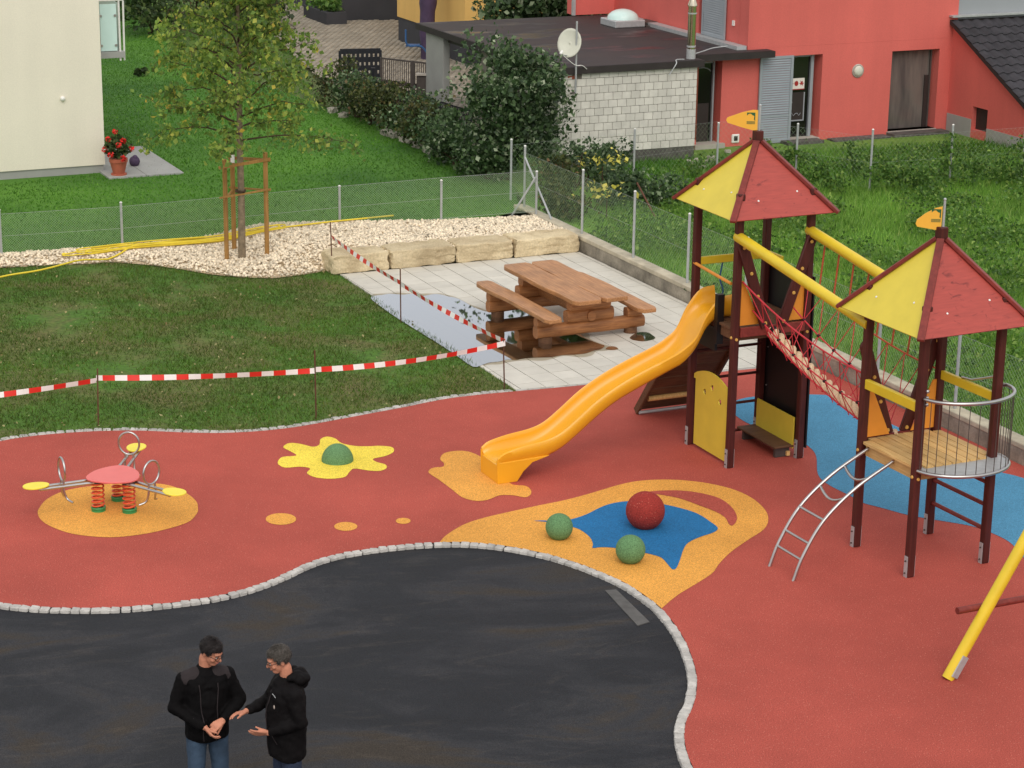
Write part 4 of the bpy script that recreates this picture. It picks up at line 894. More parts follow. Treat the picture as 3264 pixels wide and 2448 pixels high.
for z in (z0 + .12, z1 - .25):
    for u in (u0 + .01, u1 - .06):
        m = MB(); m.tube([CH.P(u, bw - .02, z), CH.P(u, bw + .03, z)], .03, 8); m.build('glass_clamp', MT['steel'], bal, 40, True)
# patio
pp = [G(236, 379), G(397, 374), G(290, 316), G(234, 317)]; pt = struct(thing('patio', pp[0], None, None))
pf = Frame(G(397, 374), A25)
for (a, b) in ((-1.66, -.835), (-.825, 0)):
    for c, d in ((0, 1.3), (1.31, 3.3)):
        m = MB(); m.prism([pf.P(a, c), pf.P(b, c), pf.P(b, d), pf.P(a, d)], -.05, .02); m.build('paving_slab', MT['plinth_grey'], pt, world=True, bevel=.006)
# geranium pot
GP = G(257, 379); t = thing('flower_pot', GP, 'terracotta pot with red geraniums at the corner of the cream house', 'flower pot')
m = MB(); m.tube([GP + Vector((0, 0, .02)), GP + Vector((0, 0, .05))], .17, 18); m.build('saucer', MT['terracotta'], t, 40, True)
m = MB(); m.tube([GP + Vector((0, 0, z)) for z in (.05, .30, .305, .38, .375, .33)], [.125, .185, .2, .2, .17, .16], 20); m.build('pot', MT['terracotta'], t, 40, True)
C = rng.normal(size=(420, 3)); C /= np.linalg.norm(C, axis=1)[:, None]; C = np.array(GP) + (0, 0, .62) + C * (.3, .3, .27) * (.5 + .5 * rng.random((420, 1)))
V, F = leaves(C, .09, .1); stuff(link('foliage', arr_mesh('foliage', V, F, L_DARK), t, True))
for k, (dx, dy, dz) in enumerate(((-.05, 0, .95), (.14, -.12, .78), (-.27, -.1, .58), (.3, -.05, .6), (.15, -.26, .42), (-.12, -.24, .5), (-.2, 0, .78), (.05, -.2, .7))):
    c = np.array(GP) + (dx, dy, dz); q = rng.normal(size=(40, 3)); q /= np.linalg.norm(q, axis=1)[:, None]; V, F = leaves(c + q * .055, .05, 0)
    link('flower_head', arr_mesh('flower_head', V, F, MT['flower_red']), t, True)
m = MB(); m.tube([GP + Vector((-.03, 0, .7)), GP + Vector((-.05, 0, .95))], .008, 5); m.build('stem', L_DARK, t, 60, True)
m = MB(); m.ell((0, 0, .1), (.12, .11, .12), 18, 12); m.ell((.02, -.03, .19), (.06, .055, .06), 12, 8); o = m.build('garden_ornament', MT['purple'], None, 60); o.location = G(291, 358, .02); tag(o, 'small mottled purple stone ornament beside the flower pot', 'ornament')
o = shrub('grass_tuft', 'dark low tuft of grass alone on the bright lawn near the balcony', 'plant', G(303, 163), (.34, .25, .22), 400, .09, L_DARK, lumps=5, stems=0, droop=0)

# ================================================================== YELLOW HOUSES, DRIVEWAY THINGS
YH = Frame(G(858, 88), A25); yh = thing('yellow_house', YH.P(0, 0), 'yellow rendered house with a dark plinth behind the garage roof', 'house')
part('wall', 'yellow_wall', yh, YH, 0, 12, -5.2, 0, .75, 5); part('plinth', 'plinth_dark', yh, YH, .03, 12, -5.17, -.03, -.1, .748)
YL = Frame(YH.P(0, 0), A25 + math.pi / 2)
for a in (-2.75, -4.1):
    (zz) = 2.35; m = MB(); fbox(m, YL, a, a + .55, .0, .05, zz, zz + 1.3); w_ = m.build('window', MT['white_paint'], yh, world=True); part('pane', 'dark_glass', w_, YL, a + .08, a + .47, .051, .06, zz + .1, zz + 1.2)
YB = Frame(G(736, 45), A25); yb = thing('yellow_house', YB.P(0, 0), 'yellow and white house at the far end of the paved driveway', 'house')
part('wall', 'yellow_wall', yb, YB, .0, 9, 0, 1.2, .95, 5); part('wall', 'white_wall', yb, YB, .05, 9, 1.2, 9, .3, 5); part('plinth', 'plinth_dark', yb, YB, .03, 9, .03, 1.19, -.1, .948); part('plinth', 'plinth_dark', yb, YB, .06, 9, 1.22, 9, -.1, .298)
part('string_course', 'cream_wall', yb, YB, -.012, 9, -.012, 1.19, .949, 1.03)
pl = thing('planter', G(700, 40), 'low dark planter with light green plants before the white wall', 'planter'); pb = Frame(G(700, 44), A25 + math.pi / 2)
part('box', 'plinth_dark', pl, pb, -1.2, 1.0, -.35, .35, -.05, .4)
C = np.array([pb.P(random.uniform(-1.1, .9), random.uniform(-.3, .3), random.uniform(.42, .75)) for _ in range(420)]); V, F = leaves(C, .15); stuff(link('foliage', arr_mesh('foliage', V, F, L_VINE), pl, True))
# folded parasol in its purple cover, bent chair frame, loose bits
PS = G(922, 128); t = thing('covered_parasol', PS, 'folded parasol in a dark purple cover beside the yellow house', 'parasol')
m = MB(); m.tube(spline([PS + Vector(q) for q in ((0, 0, .0), (0, 0, .5), (.02, 0, 1.4), (.08, 0, 2.2), (.2, .1, 2.9), (.1, .1, 3.25), (-.1, .1, 3.3))], 4), [.18] * 5 + [.22] * 4 + [.26] * 8 + [.33] * 4 + [.26] * 3 + [.08], 10); m.build('cover', MT['purple'], t, 60, True)
m = MB(); m.tube(spline([PS + Vector(q) for q in ((.1, -.3, 2.4), (.2, -.36, 2.55), (.3, -.32, 2.6))], 3), .05, 6); m.build('tie', MT['white_paint'], t, 60, True)
BC = G(918, 128); t = thing('garden_chair', BC, 'blue tubular garden chair by the purple parasol cover', 'chair')
m = MB(); m.tube(spline([BC + Vector(q) for q in ((-.55, -.3, .9), (-.5, -.3, .45), (-.1, -.3, .42), (.15, -.3, .1), (.15, -.3, 0))], 4), .03, 6); m.build('frame', MT['blue_paint'], t, 60, True)
m = MB(); m.box(BC + Vector((-.35, -.1, .42)), (.4, .4, .03)); m.build('seat', MT['blue_paint'], t, world=True)

# perforated dark panel, railing with gate, letterbox
LP0, LP1 = G(735, 186), G(822, 184); t = thing('lattice_panel', LP0, 'black perforated screen panel left of the iron railing', 'screen'); m = MB(); d = LP1 - LP0
H_ = .95; cols, rows = 9, 4; at = lambda s, z: LP0 + d * s + Vector((0, 0, z))
for i in range(cols + 1): m.bar(at(i / cols, 0), at(i / cols, H_), .075, .03, up=(0, 1, 0))
m.build('upright', MT['lattice_dark'], t, world=True); m = MB()
for j in range(rows + 1): m.bar(at(0, .02 + (H_ - .04) * j / rows) + Vector((0, .017, 0)), at(1, .02 + (H_ - .04) * j / rows) + Vector((0, .017, 0)), .03, .14)
m.build('crossbar', MT['lattice_dark'], t, world=True)
R0, R1 = G(824, 232), G(933, 246); t = thing('iron_railing', R0, 'grey iron railing closing the yard beside the garage pillar', 'railing'); d = R1 - R0; at = lambda s, z: R0 + d * s + Vector((0, 0, z))
for s_, w_ in ((0, .06), (.62, .09), (1, .06)): m = MB(); m.bar(at(s_, -.05), at(s_, 1.28), w_, w_, up=(0, 1, 0)); m.build('post', MT['iron'], t, world=True)
m = MB(); m.bar(at(0, 1.26), at(1, 1.26), .04, .04); m.bar(at(0, .1), at(1, .1), .04, .04); m.bar(at(0, .66), at(1, .66), .03, .12); m.build('rail', MT['iron'], t, world=True)
brm = MB(); brm.bar((0, 0, .122), (0, 0, 1.238), .022, .022, up=(0, 1, 0)); brm = brm.mesh('baluster', MT['iron'])
for i in range(1, 24):
    if i != 15: piece('baluster', brm, Matrix.Translation(at(i / 24, 0) + Vector((0, -.03, 0))), t)
m = MB(); lb = at(.84, .62) + Vector((0, -.14, .1)); m.box(lb, (.34, .18, .5)); o = tag(recenter(m.build('letterbox', MT['iron'], bevel=.02)), 'dark grey letterbox with a pale lid on the railing', 'letterbox')
m = MB(); m.box((0, -.01, .53), (.38, .24, .04)); m.build('lid', MT['sill'], o)
t = thing('net_fence', G(802, 212), 'low dark plastic net fence running through the hedge', 'fence'); a, b = G(806, 226), G(1015, 296); m = MB(); d = b - a
for z in np.linspace(.05, .62, 5): m.bar(a + Vector((0, 0, z)), b + Vector((0, 0, z)), .01, .035)
m.build('net_strand', MT['lattice_dark'], t, world=True); m = MB()
for i in range(60): m.bar(a + d * (i / 59) + Vector((0, .012, 0)), a + d * (i / 59) + Vector((0, .012, .64)), .03, .01, up=(0, 1, 0))
stuff(m.build('net_tie', MT['lattice_dark'], t, world=True))
for s_ in (0, 1): m = MB(); m.bar(a + d * s_, a + d * s_ + Vector((0, 0, .95)), .1, .1, up=(0, 1, 0)); m.build('post', MT['lattice_dark'], t, world=True)

# ================================================================== PLANTING
hp = [(738, 232, .95, 1.25), (775, 252, .8, 1.1), (806, 268, .8, 1.2), (842, 284, .85, 1.3), (880, 300, .85, 1.15), (915, 318, .85, 1.2), (950, 338, .85, 1.1), (985, 356, .85, 1.1), (1022, 372, .8, 1.0), (1055, 385, .75, .9)]
hl = ['bushy dark shrub in the hedge nearest the perforated screen', 'hedge shrub below the right end of the perforated screen', 'loose hedge shrub in front of the left railing post', 'tall loose hedge shrub in front of the middle of the railing', 'hedge shrub below the railing gate', 'hedge shrub in front of the letterbox', 'hedge shrub at the foot of the garage pillar', 'low hedge shrub just left of the big dark bush', 'low dark shrub under the left side of the big bush', 'last low shrub of the hedge, nearest the chain link fence']
for k, (x, y, r_, h_) in enumerate(hp):
    shrub('hedge_shrub', hl[k], 'shrub', G(x, y), (r_, r_ * .8, h_), 1500, .085, (L_HEDGE, L_BUSH, L_DARK)[(0, 1, 0, 0, 1, 0, 1, 1, 1, 1)[k]], 'shrubs of the hedge along the lawn', lumps=16, base=.05)
bs_ = [(718, 244, .24, 'small edging stone at the driveway end of the hedge bed'), (742, 254, .18, 'tiny edging stone left of the railing, under the first hedge shrubs'), (836, 293, .4, 'pale edging stone below the middle of the railing'), (851, 298, .24, 'small edging stone touching the pale one below the railing'), (878, 308, .36, 'flat edging stone below the letterbox'), (905, 320, .32, 'edging stone partly grown over below the garage pillar'), (931, 332, .5, 'largest pale edging stone at the big bush end of the hedge')]
for k, (x, y, w_, lb) in enumerate(bs_):
    o = link('border_stone', rock('border_stone', (w_, .2, .13), MT['stone'], 40 + k, .04)); o.location = G(x, y, -.03); o.rotation_euler = (0, 0, -.9 + random.uniform(-.25, .25))
    tag(o, lb, 'stone', 'border stones along the hedge')
shrub('garden_bush', 'big dark green rounded bush in front of the garage side wall', 'bush', G(1092, 385), (1.5, 1.25, 3.1), 9000, .105, L_BUSH, lumps=34, stems=9, base=.12, droop=.5, solid=.55)
BLB = [(330, 70, 1.6, 1.8, 'dark bush at the far end of the neighbouring lawn below the balcony top'), (420, 40, 1.8, 2.2, 'far bush behind the left side of the young tree'), (500, 30, 1.6, 2.0, 'far dark bush directly behind the young tree'), (285, 30, 1.5, 2.0, 'far bush just right of the balcony'), (565, 60, 1.2, 1.2, 'small far bush at the lawn end of the driveway')]
for x, y, r_, h_, lb in BLB: shrub('garden_bush', lb, 'bush', G(x, y), (r_, r_, h_), 1500, .16, L_DARK if x != 420 else L_HEDGE, 'bushes at the far end of the lawn', lumps=16)
shrub('garden_bush', 'dark bush left of the big tree, behind the far edge of the garage roof', 'bush', Vector((-.1, 61, 0)), (1.0, .9, 3.4), 2200, .17, L_BUSH, lumps=22)
# big old tree behind the garage: its crown rises far above the picture and mirrors in the puddle
for x, y, r_, h_, lb in ((1.0, 61.2, 1.15, 3.6, 'middle dark bush behind the far edge of the garage roof'), (1.95, 62, .95, 3.5, 'dark bush touching the left end of the red house')): shrub('garden_bush', lb, 'bush', Vector((x, y, 0)), (r_, r_, h_), 2200, .17, L_BUSH, 'dark bushes behind the garage', lumps=22)
BT = Vector((5.0, 81, 0)); t = thing('broadleaf_tree', BT, 'big dark tree far behind the garage, mirrored in the puddle', 'tree'); LB = []
m = MB(); m.tube([BT + Vector(q) for q in ((0, 0, -.2), (0, 0, .4), (.1, 0, 3), (0, .1, 7), (.1, 0, 13))], [.42, .32, .27, .2, .06], 12); m.build('trunk', MT['bark_dark'], t, 60, True)
m = MB()
for k in range(90):
    q = rng.normal(size=3); q /= np.linalg.norm(q); q *= (.35 + .6 * random.random() ** .5); c = BT + Vector((q[0] * 7.0, q[1] * 5.0, 9.6 + q[2] * 5.0))
    if k % 3 == 0: m.tube([BT + Vector((0, 0, max(2.5, c.z - 4))), BT.lerp(c, .5) + Vector((0, 0, .2 * c.z)), c], [.12, .07, .03], 6)
    q = rng.normal(size=(170, 3)); q /= np.linalg.norm(q, axis=1)[:, None]; LB.append(np.array(c) + q * (1.5 * (.35 + .65 * rng.random((170, 1)))) * (1, 1, .75))
m.build('branch', MT['bark_dark'], t, 60, True); V, F = leaves(np.vstack(LB), .42, .4); stuff(link('crown', arr_mesh('crown', V, F, L_DARK), t, True))
for x, y, r_, h_, n_, lb in ((1195, 420, .7, .9, 900, 'tangled dark bramble behind the wall corner'), (1250, 400, .8, 1.0, 1100, 'bramble below the left corner of the garage'), (1310, 392, .8, .85, 1100, 'bramble in front of the garage plinth'), (1330, 440, .9, .8, 1200, 'bramble behind the wall posts'), (1400, 440, .9, .7, 1100, 'low bramble right of the leaning fence brace'), (1235, 470, .8, .75, 1000, 'bramble against the concrete wall')):
    shrub('bramble', lb, 'bramble', G(x, y), (r_, r_, h_), n_, .085, (L_BUSH, L_HEDGE)[x % 2], 'brambles behind the wall corner', lumps=14, base=0.0)
for x, y, z, lb in ((1300, 430, .8, 'upper cluster of bright yellow maple leaves in the brambles'), (1310, 470, .55, 'lower cluster of bright yellow maple leaves in the brambles')):
    p = G(x, y, .0); t = thing('maple_sapling', p, lb, 'sapling', 'yellow maple saplings'); C = np.array(p) + rng.normal(size=(50, 3)) * (.24, .12, .09) + (0, 0, z); V, F = leaves(C, .11, .1, 2); stuff(link('leaf', arr_mesh('leaf', V, F, L_MAPLE), t, True))
    m = MB(); m.tube([p, p + Vector((0, 0, z))], .012, 5); m.build('stem', MT['bark_dark'], t, 60, True)
VN = [(1640, 345, .5, .8), (1720, 385, .55, 1.1), (1770, 400, .6, .9), (1838, 385, .5, 1.2), (1890, 412, .6, 1.2), (1950, 412, .6, .7), (2005, 420, .7, .9), (2048, 400, .55, 1.45), (2105, 410, .8, 1.2), (2160, 400, .8, 1.3), (2210, 395, .7, 1.5), (2265, 400, .8, 1.3), (1800, 420, .7, .6), (1700, 420, .6, .5)]
VL = ['behind the right slope of the tower roof', 'on the first fence post right of the tower roof', 'right of the first overgrown fence post', 'below the round wall lamp', 'on the second overgrown fence post', 'below the curtained window, low growth', 'left of the tallest vine', 'tallest vine climbing the post below the wall corner', 'below the hatch in the annex wall', 'dense growth before the annex plinth', 'on the fence post at the right edge', 'right end of the overgrown fence', 'low weeds at the meadow edge below the vines', 'low weeds beside the tower roof']
for k, (x, y, r_, h_) in enumerate(VN):
    shrub('bindweed', 'green climbing bindweed ' + VL[k] if k < 12 else 'green ' + VL[k], 'vine', G(x, y), (r_ * .72, r_ * .45, h_ * .8), 280, .075, L_VINE, 'bindweed on the fence before the red house', lumps=16, base=0, stems=2, stem_mat=L_VINE, solid=.1)

# young staked tree
TB = G(523, 558, .1); t = thing('young_tree', TB, 'young staked tree with yellowing leaves in the gravel', 'tree')
m = MB(); m.tube([TB + Vector(q) for q in ((0, 0, -.1), (0, 0, .05), (.01, 0, 1.2), (.0, 0, 2.2), (.03, 0, 3.4), (.02, 0, 4.6), (.05, 0, 5.9))], [.085, .07, .06, .056, .042, .028, .01], 10); m.build('trunk', MT['bark'], t, 60, True)
bm_, LC = MB(), []
NB = 46
for k in range(NB):
    f = k / (NB - 1); z = 2.2 + 3.5 * f ** 1.0 + random.uniform(-.08, .08); az = k * 2.4 + random.uniform(-.4, .4)
    L = (2.1 - 1.2 * f) * random.uniform(.7, 1.08); el = math.radians(18 + 34 * f + random.uniform(-12, 12))
    if z < 2.45: el = math.radians(random.uniform(2, 22))
    d = Vector((math.cos(az) * math.cos(el), math.sin(az) * math.cos(el), math.sin(el))); p0 = TB + Vector((.01, 0, z)); pts = [p0]
    for i in range(1, 7):
        q = i / 6; pts.append(p0 + d * L * q + Vector((0, 0, -.24 * L * q ** 2.2)) + Vector((random.uniform(-.04, .04), random.uniform(-.04, .04), random.uniform(-.04, .04))))
    bm_.tube(pts, [.02, .016, .013, .01, .008, .006, .004], 5)
    for i in range(2, 7):
        for _ in range(2):
            s0 = pts[i]; e = s0 + Vector((random.gauss(0, .22), random.gauss(0, .22), random.gauss(-.12, .16))); bm_.tube([s0, (s0 + e) / 2 + Vector((0, 0, .05)), e], [.006, .004, .003], 4)
            nl = int(18 + 8 * (i > 3)); u = rng.random((nl, 1)) ** .7; LC.append(np.array(s0) * (1 - u) + np.array(e) * u + rng.normal(size=(nl, 3)) * (.075, .075, .085))
bm_.build('branch', MT['bark_dark'], t, 60, True)
C = np.vstack(LC); V, F = leaves(C, .088, .75); stuff(link('crown', arr_mesh('crown', V, F, L_TREE), t, True))
st = thing('tree_stake_frame', TB, 'three round wooden stakes with battens around the young tree', 'tree stakes')
sp = [G(490, 563, .06), G(506, 541, .1), G(577, 557, .1)]; tops = []
for p, yt in zip(sp, (345, 326, 330)):
    b_ = Frame(p, 0); h_ = b_.on(p.x / p.y, 0, 0)[1] if 0 else None
    zt = [z for z in np.arange(1, 3, .01) if (lambda X: (X @ CD / (X @ _fw) * FPX + 1224) / K)(np.array([p.x, p.y, z - CAM_H])) < yt][0]
    m = MB(); m.tube([p - Vector((0, 0, .1)), Vector((p.x, p.y, zt))], .043, 9); m.build('stake', MT['stake'], st, 40, True); tops.append(zt)
for a, b in ((0, 1), (1, 2), (2, 0)):
    for dz, w_ in ((-.17, .05), (-.72, .03)):
        pa, pb = sp[a].copy(), sp[b].copy(); pa.z = tops[a] + dz + .02 * a; pb.z = tops[b] + dz + .02 * a; e = (pb - pa).normalized() * .1
        off = Vector((0, -.055, 0)) if (a, b) != (1, 2) else Vector((0, .055, 0))
        m = MB(); m.bar(pa - e + off, pb + e + off, .025, .055 if dz > -.5 else .03); m.build('batten', MT['stake'], st, world=True)
m = MB(); c = TB + Vector((0, 0, 1.25)); m.tube([c + Vector((.085 * math.cos(a), .085 * math.sin(a), .01 * math.sin(3 * a))) for a in np.linspace(0, 6.28, 12)[:-1]], .02, 5, True); m.build('tie', MT['bark_dark'], st, 60, True)
m = MB(); m.box(sp[0] + Vector((.14, .05, tops[0] - .06)), (.07, .02, .14)); m.build('label_tag', MT['white_paint'], st, world=True)

# ================================================================== PLAY TOWERS
T1 = Frame((.3325 * 9.6, 3.0018 * 9.6), .4345); T2 = Frame((.5143 * 9.6, 2.6 * 9.6), .4633); HS = .545
CORN = ((-1, 1), (-1, -1), (1, -1), (1, 1))
def bolt(root, p, ax='w', r=.022, mat='bolt', name='bolt'):
    m = MB(); p = Vector(p); d = Vector({'w': (0, -.014, 0), 'u': (-.014, 0, 0), '+w': (0, .014, 0), '+u': (.014, 0, 0)}[ax]); m.tube([p, p + d], [r, r * .75], 8); return m.build(name, MT[mat], root, 40)
def tower(fr, label, plat, eave, apex, ovh, flagz, flag_pts, mark_at):
    t = thing('play_tower', fr.P(0, 0), label, 'play tower', 'play towers with yellow and red roofs', fr.a)
    for i, j in CORN:
        m = MB(); m.box((i * HS, j * HS, (eave + .3) / 2), (.098, .098, eave + .3)); p = m.build('post', MT['dark_red_wood'], t, bevel=.012)
        for sx in (-1, 1):
            m = MB(); m.box((i * HS + sx * .054, j * HS, .125), (.009, .06, .27)); q = m.build('foot_plate', MT['galv'], p)
            for z in (.05, .2): bolt(q, (i * HS + sx * .0585, j * HS, z), 'u' if sx < 0 else '+u', .012, 'iron')
        bolt(p, (i * HS - .049, j * HS, plat - .12), 'u'); bolt(p, (i * HS, j * HS - .049, plat - .14), 'w')
    A = Vector((0, 0, apex)); c = [Vector((i * ovh, j * ovh, eave)) for i, j in CORN]
    for k, (mat, nm) in enumerate((('ply_yellow', 'roof_panel'), ('ply_red', 'roof_panel'), ('ply_yellow', 'roof_panel'), ('ply_red', 'roof_panel'))):
        a, b = c[k], c[(k + 1) % 4]; n = (b - a).cross(A - a).normalized(); n = n if n.z > 0 else -n
        m = MB(); m.slabpoly([a, b, A], -n * .02); p = m.build(nm, MT[mat], t)
        p['label'] = ('yellow', 'red')[k % 2] + ' triangular roof panel'
        for f in (.24, .78):
            q = a.lerp(b, f).lerp(A, .22 + .08 * (f > .5)); m = MB(); m.tube([q - n * .002, q + n * .008], .013, 8); m.build('screw', MT['white_paint'], p, 60)
    for k in range(4):
        d = (c[k] - A).normalized(); out = Vector((c[k].x, c[k].y, 0)).normalized(); up = out.cross(d).cross(d); up = up if up.z > 0 else -up; up.normalize()
        m = MB(); m.bar(A + d * .06 + up * .018, c[k] + d * .03 + up * .018, .085, .045, up=up); m.build('ridge_batten', MT['ridge_wood'], t, bevel=.006)
    m = MB(); m.box((0, 0, apex + .03), (.115, .115, .16)); m.build('roof_cap', MT['dark_red_wood'], t, bevel=.01)
    m = MB(); m.tube([(.015, 0, apex), (.015, 0, flagz)], .015, 8); m.ell((.015, 0, flagz), (.019, .019, .019), 8, 6); pole = m.build('flag_pole', MT['galv'], t, 60)
    # flag lies across the view; it is cut from 8 mm board
    D_ = Vector((math.cos(-fr.a), math.sin(-fr.a), 0)); N_ = Vector((-D_.y, D_.x, 0)); zc = flagz - .235
    ctr_ = Vector((.015, 0, zc))
    m = MB(); m.slabpoly([ctr_ + D_ * x + Vector((0, 0, z)) - N_ * .004 for x, z in flag_pts], N_ * .008); fl = m.build('flag', MT['flag'], pole)
    mx_, mz_, s_ = mark_at                                     # printed emblem: green square with a cut-out canopy, lines of small print
    m = MB(); sq = [(-1, .25), (-.55, .7), (-.1, .75), (.35, .35), (.75, .2), (.7, -.7), (1, -1), (1, 1), (-1, 1)]
    m.slabpoly([ctr_ + D_ * (mx_ + x * s_) + Vector((0, 0, mz_ + z * s_)) - N_ * .006 for x, z in sq], N_ * .0015); m.build('flag_emblem', MT['flag_green'], fl)
    m = MB()
    for z in (-1.25, -1.5, -1.75): m.slabpoly([ctr_ + D_ * (mx_ + x * s_) + Vector((0, 0, mz_ + (z + y) * s_)) - N_ * .006 for x, y in ((-1, 0), (1, 0), (1, .13), (-1, .13))], N_ * .0015)
    m.build('flag_print', MT['flag_green'], fl)
    # platform: joists under loose planks
    m = MB()
    for j in (-1, 1): m.box((0, j * (HS - .03), plat - .105), (2 * HS - .1, .05, .14))
    for i in (-1, 1): m.box((i * (HS - .03), 0, plat - .104), (.05, 2 * HS - .17, .138))
    m.build('platform_frame', MT['plank_dark'] if plat > 1.6 else MT['plank'], t)
    n = 9; w = (2 * HS + .06) / n
    pm = bevel_cube('platform_plank', MT['plank_dark' if plat > 1.6 else 'plank'], (.04,))
    for k in range(n):
        u = -HS - .03 + (k + .5) * w; cut = .055 if k in (0, n - 1) else -.045
        piece('platform_plank', pm, wm(t) @ Matrix.LocRotScale(Vector((u, 0, plat - .018)), None, Vector((w - .012, 2 * (HS - cut), .034))), t)
    return t
fp1 = [(a * .70, b * .66 + .05) for a, b in [(-.035, .185), (-.035, -.215), (-.12, -.22), (-.32, -.165), (-.60, -.075), (-.625, -.03), (-.62, .01), (-.60, .035), (-.33, .14), (-.13, .19)]]
fp2 = [(a * .64, b * .72 + .03) for a, b in [(-.035, .17), (-.035, -.215), (-.14, -.215), (-.30, -.19), (-.47, -.165), (-.50, -.12), (-.48, -.05), (-.34, .05), (-.16, .14)]]
t1 = tower(T1, 'taller play tower with the yellow slide, black panel and climbing ramp', 1.93, 3.44, 4.33, .775, 4.77, fp1, (-.115, .085, .055))
t2 = tower(T2, 'lower play tower with pale plank platform, steel balcony and curved ladder', 1.36, 2.98, 3.93, .80, 4.36, fp2, (-.09, .065, .055))
def vboards(t, sgn, plat, h):                       # two leaning boards that form a V doorway, orange infill at the outer corners
    y = sgn * (HS + .02); yo = sgn * .05
    for s in (-1, 1):
        m = MB(); top, bot = Vector((s * (HS - .02), y + yo, plat + h)), Vector((s * .12, y + yo, plat - .02)); d = (top - bot).normalized()
        m.bar(bot, top, .05, .15, up=(1, 0, 0) if 1 else None); m.tube([top + Vector((0, -.025, 0)), top + Vector((0, .025, 0))], .075, 12)
        b = m.build('v_board', MT['dark_red_wood'], t, 40, bevel=.008)
        for f in (.05, .38, .66, .97): q = bot.lerp(top, f); bolt(b, (q.x, q.y + (-.026 if sgn > 0 else -.026), q.z), 'w', .026)
        m = MB(); m.slabpoly([(s * (HS - .05), y - sgn * .02, plat + .01), (s * .16, y - sgn * .02, plat + .01), (s * (HS - .10), y - sgn * .02, plat + .62), (s * (HS - .05), y - sgn * .02, plat + .62)], (0, -sgn * .015, 0)); m.build('infill_panel', MT['ply_orange'], t)
    m = MB(); m.box((0, y + sgn * .03, plat - .07), (2 * HS - .1, .04, .13)); m.build('front_beam', MT['ridge_wood'], t, bevel=.006)
vboards(t1, -1, 1.95, 1.12); vboards(t2, 1, 1.38, 1.12)
# --- tower 1
def rail(t, p, q, w, h, mat, nm='rail', bevel=.008): m = MB(); m.bar(p, q, w, h); return m.build(nm, MT[mat], t, bevel=bevel)
rail(t1, (-HS + .05, HS, 2.60), (HS - .05, HS, 2.60), .05, .105, 'beam_yellow'); rail(t1, (HS, HS - .05, 2.62), (HS, .12, 2.62), .05, .09, 'beam_yellow')
m = MB(); m.tube([(-HS - .03, HS, 2.58), (-HS - .03, -HS + .1, 2.52)], .022, 8); sb = m.build('slide_bar', MT['ply_orange'], t1, 60)
m = MB(); m.tube(spline([(-.1, HS + .05, 2.55), (-.12, HS + .08, 2.3), (-.05, HS + .1, 2.1), (-.1, HS + .2, 1.95)], 4), .012, 6); m.build('climbing_rope', MT['blue_paint'], t1, 60)
m = MB(); m.box((HS + .065, .0, 1.345), (.022, 2 * HS + .14, 2.39)); bp = m.build('climbing_panel', MT['ply_black'], t1)
for y in (-.45, .45):
    for z in (.3, .75, 1.3, 1.75): bolt(bp, (HS + .05, y, z), 'u', .012, 'steel')
m = MB(); m.box((HS - .06, .0, .34), (.02, .97, .44)); m.build('back_panel', MT['ply_yellow'], t1)
m = MB(); m.box((HS - .2, .02, .155), (.3, 1.02, .028)); m.build('bench_seat', MT['plank_dark'], t1, bevel=.006)
m = MB(); m.box((HS - .12, 0, .05), (.05, .96, .06)); m.build('bench_bearer', MT['plank'], t1)
for y in (-.42, .42): m = MB(); m.box((HS - .2, y, .07), (.22, .05, .13)); m.build('bench_bracket', MT['iron'], t1)
# yellow shop-counter panel under the slide with round holes
nx = 18; pts = [(-.455, .0)] + [( .42, .0)] + [(.42, .93), (.47, .93), (.47, .99)] + [(.47 - .94 * k / nx, .99 + .13 * math.sin(math.pi * k / nx) ** .8) for k in range(1, nx)] + [(-.47, .96), (-.47, .88), (-.455, .88)]
bm = bmesh.new(); outer = [bm.verts.new((0, y, z + .05)) for y, z in pts]; ed = [bm.edges.new((outer[i], outer[(i + 1) % len(outer)])) for i in range(len(outer))]
for hy, hz in ((.17, .86), (-.03, .97), (-.25, .83)):
    hv = [bm.verts.new((0, hy + .04 * math.cos(a) * (1 + .12 * math.cos(3 * a)), hz + .045 * math.sin(a))) for a in np.linspace(0, 6.283, 11)[:-1]]; ed += [bm.edges.new((hv[i], hv[(i + 1) % 10])) for i in range(10)]
bmesh.ops.triangle_fill(bm, use_beauty=True, use_dissolve=False, edges=ed); me = bpy.data.meshes.new('counter_panel'); bm.to_mesh(me); bm.free(); me.materials.append(MT['ply_yellow'])
o = link('counter_panel', me, t1); o.location = (-HS - .0, 0, 0); s_ = o.modifiers.new('s', 'SOLIDIFY'); s_.thickness = .02; s_.offset = 0
for z in (1.34, .93, .52, .12): m = MB(); m.tube([(-HS, HS - .03, z), (HS, HS - .03, z)], .021, 8); m.build('rung', MT['dark_red_wood'], t1, 60)
RL = Vector((0, 1.45, -1.82)); 
for k in range(9):                                    # climbing ramp: planks across two stringers
    a, b = k / 9, (k + .93) / 9; p = Vector((0, HS + .06, 1.86)); m = MB(); q0, q1 = p + RL * a, p + RL * b; n = Vector((0, .78, .62)) * .03
    m.hexa([Vector((-.56, q1.y, q1.z)), Vector((.44, q1.y, q1.z)), Vector((.44, q0.y, q0.z)), Vector((-.56, q0.y, q0.z)), Vector((-.56, q1.y, q1.z)) + n, Vector((.44, q1.y, q1.z)) + n, Vector((.44, q0.y, q0.z)) + n, Vector((-.56, q0.y, q0.z)) + n]); m.build('ramp_plank', MT['plank_dark'], t1)
for x in (-.575, .455): m = MB(); m.bar((x, HS + .05, 1.88), (x, HS + .05 + 1.47, .03), .055, .12, up=(0, .7, .7)); m.build('ramp_stringer', MT['plank_dark'], t1, bevel=.01)
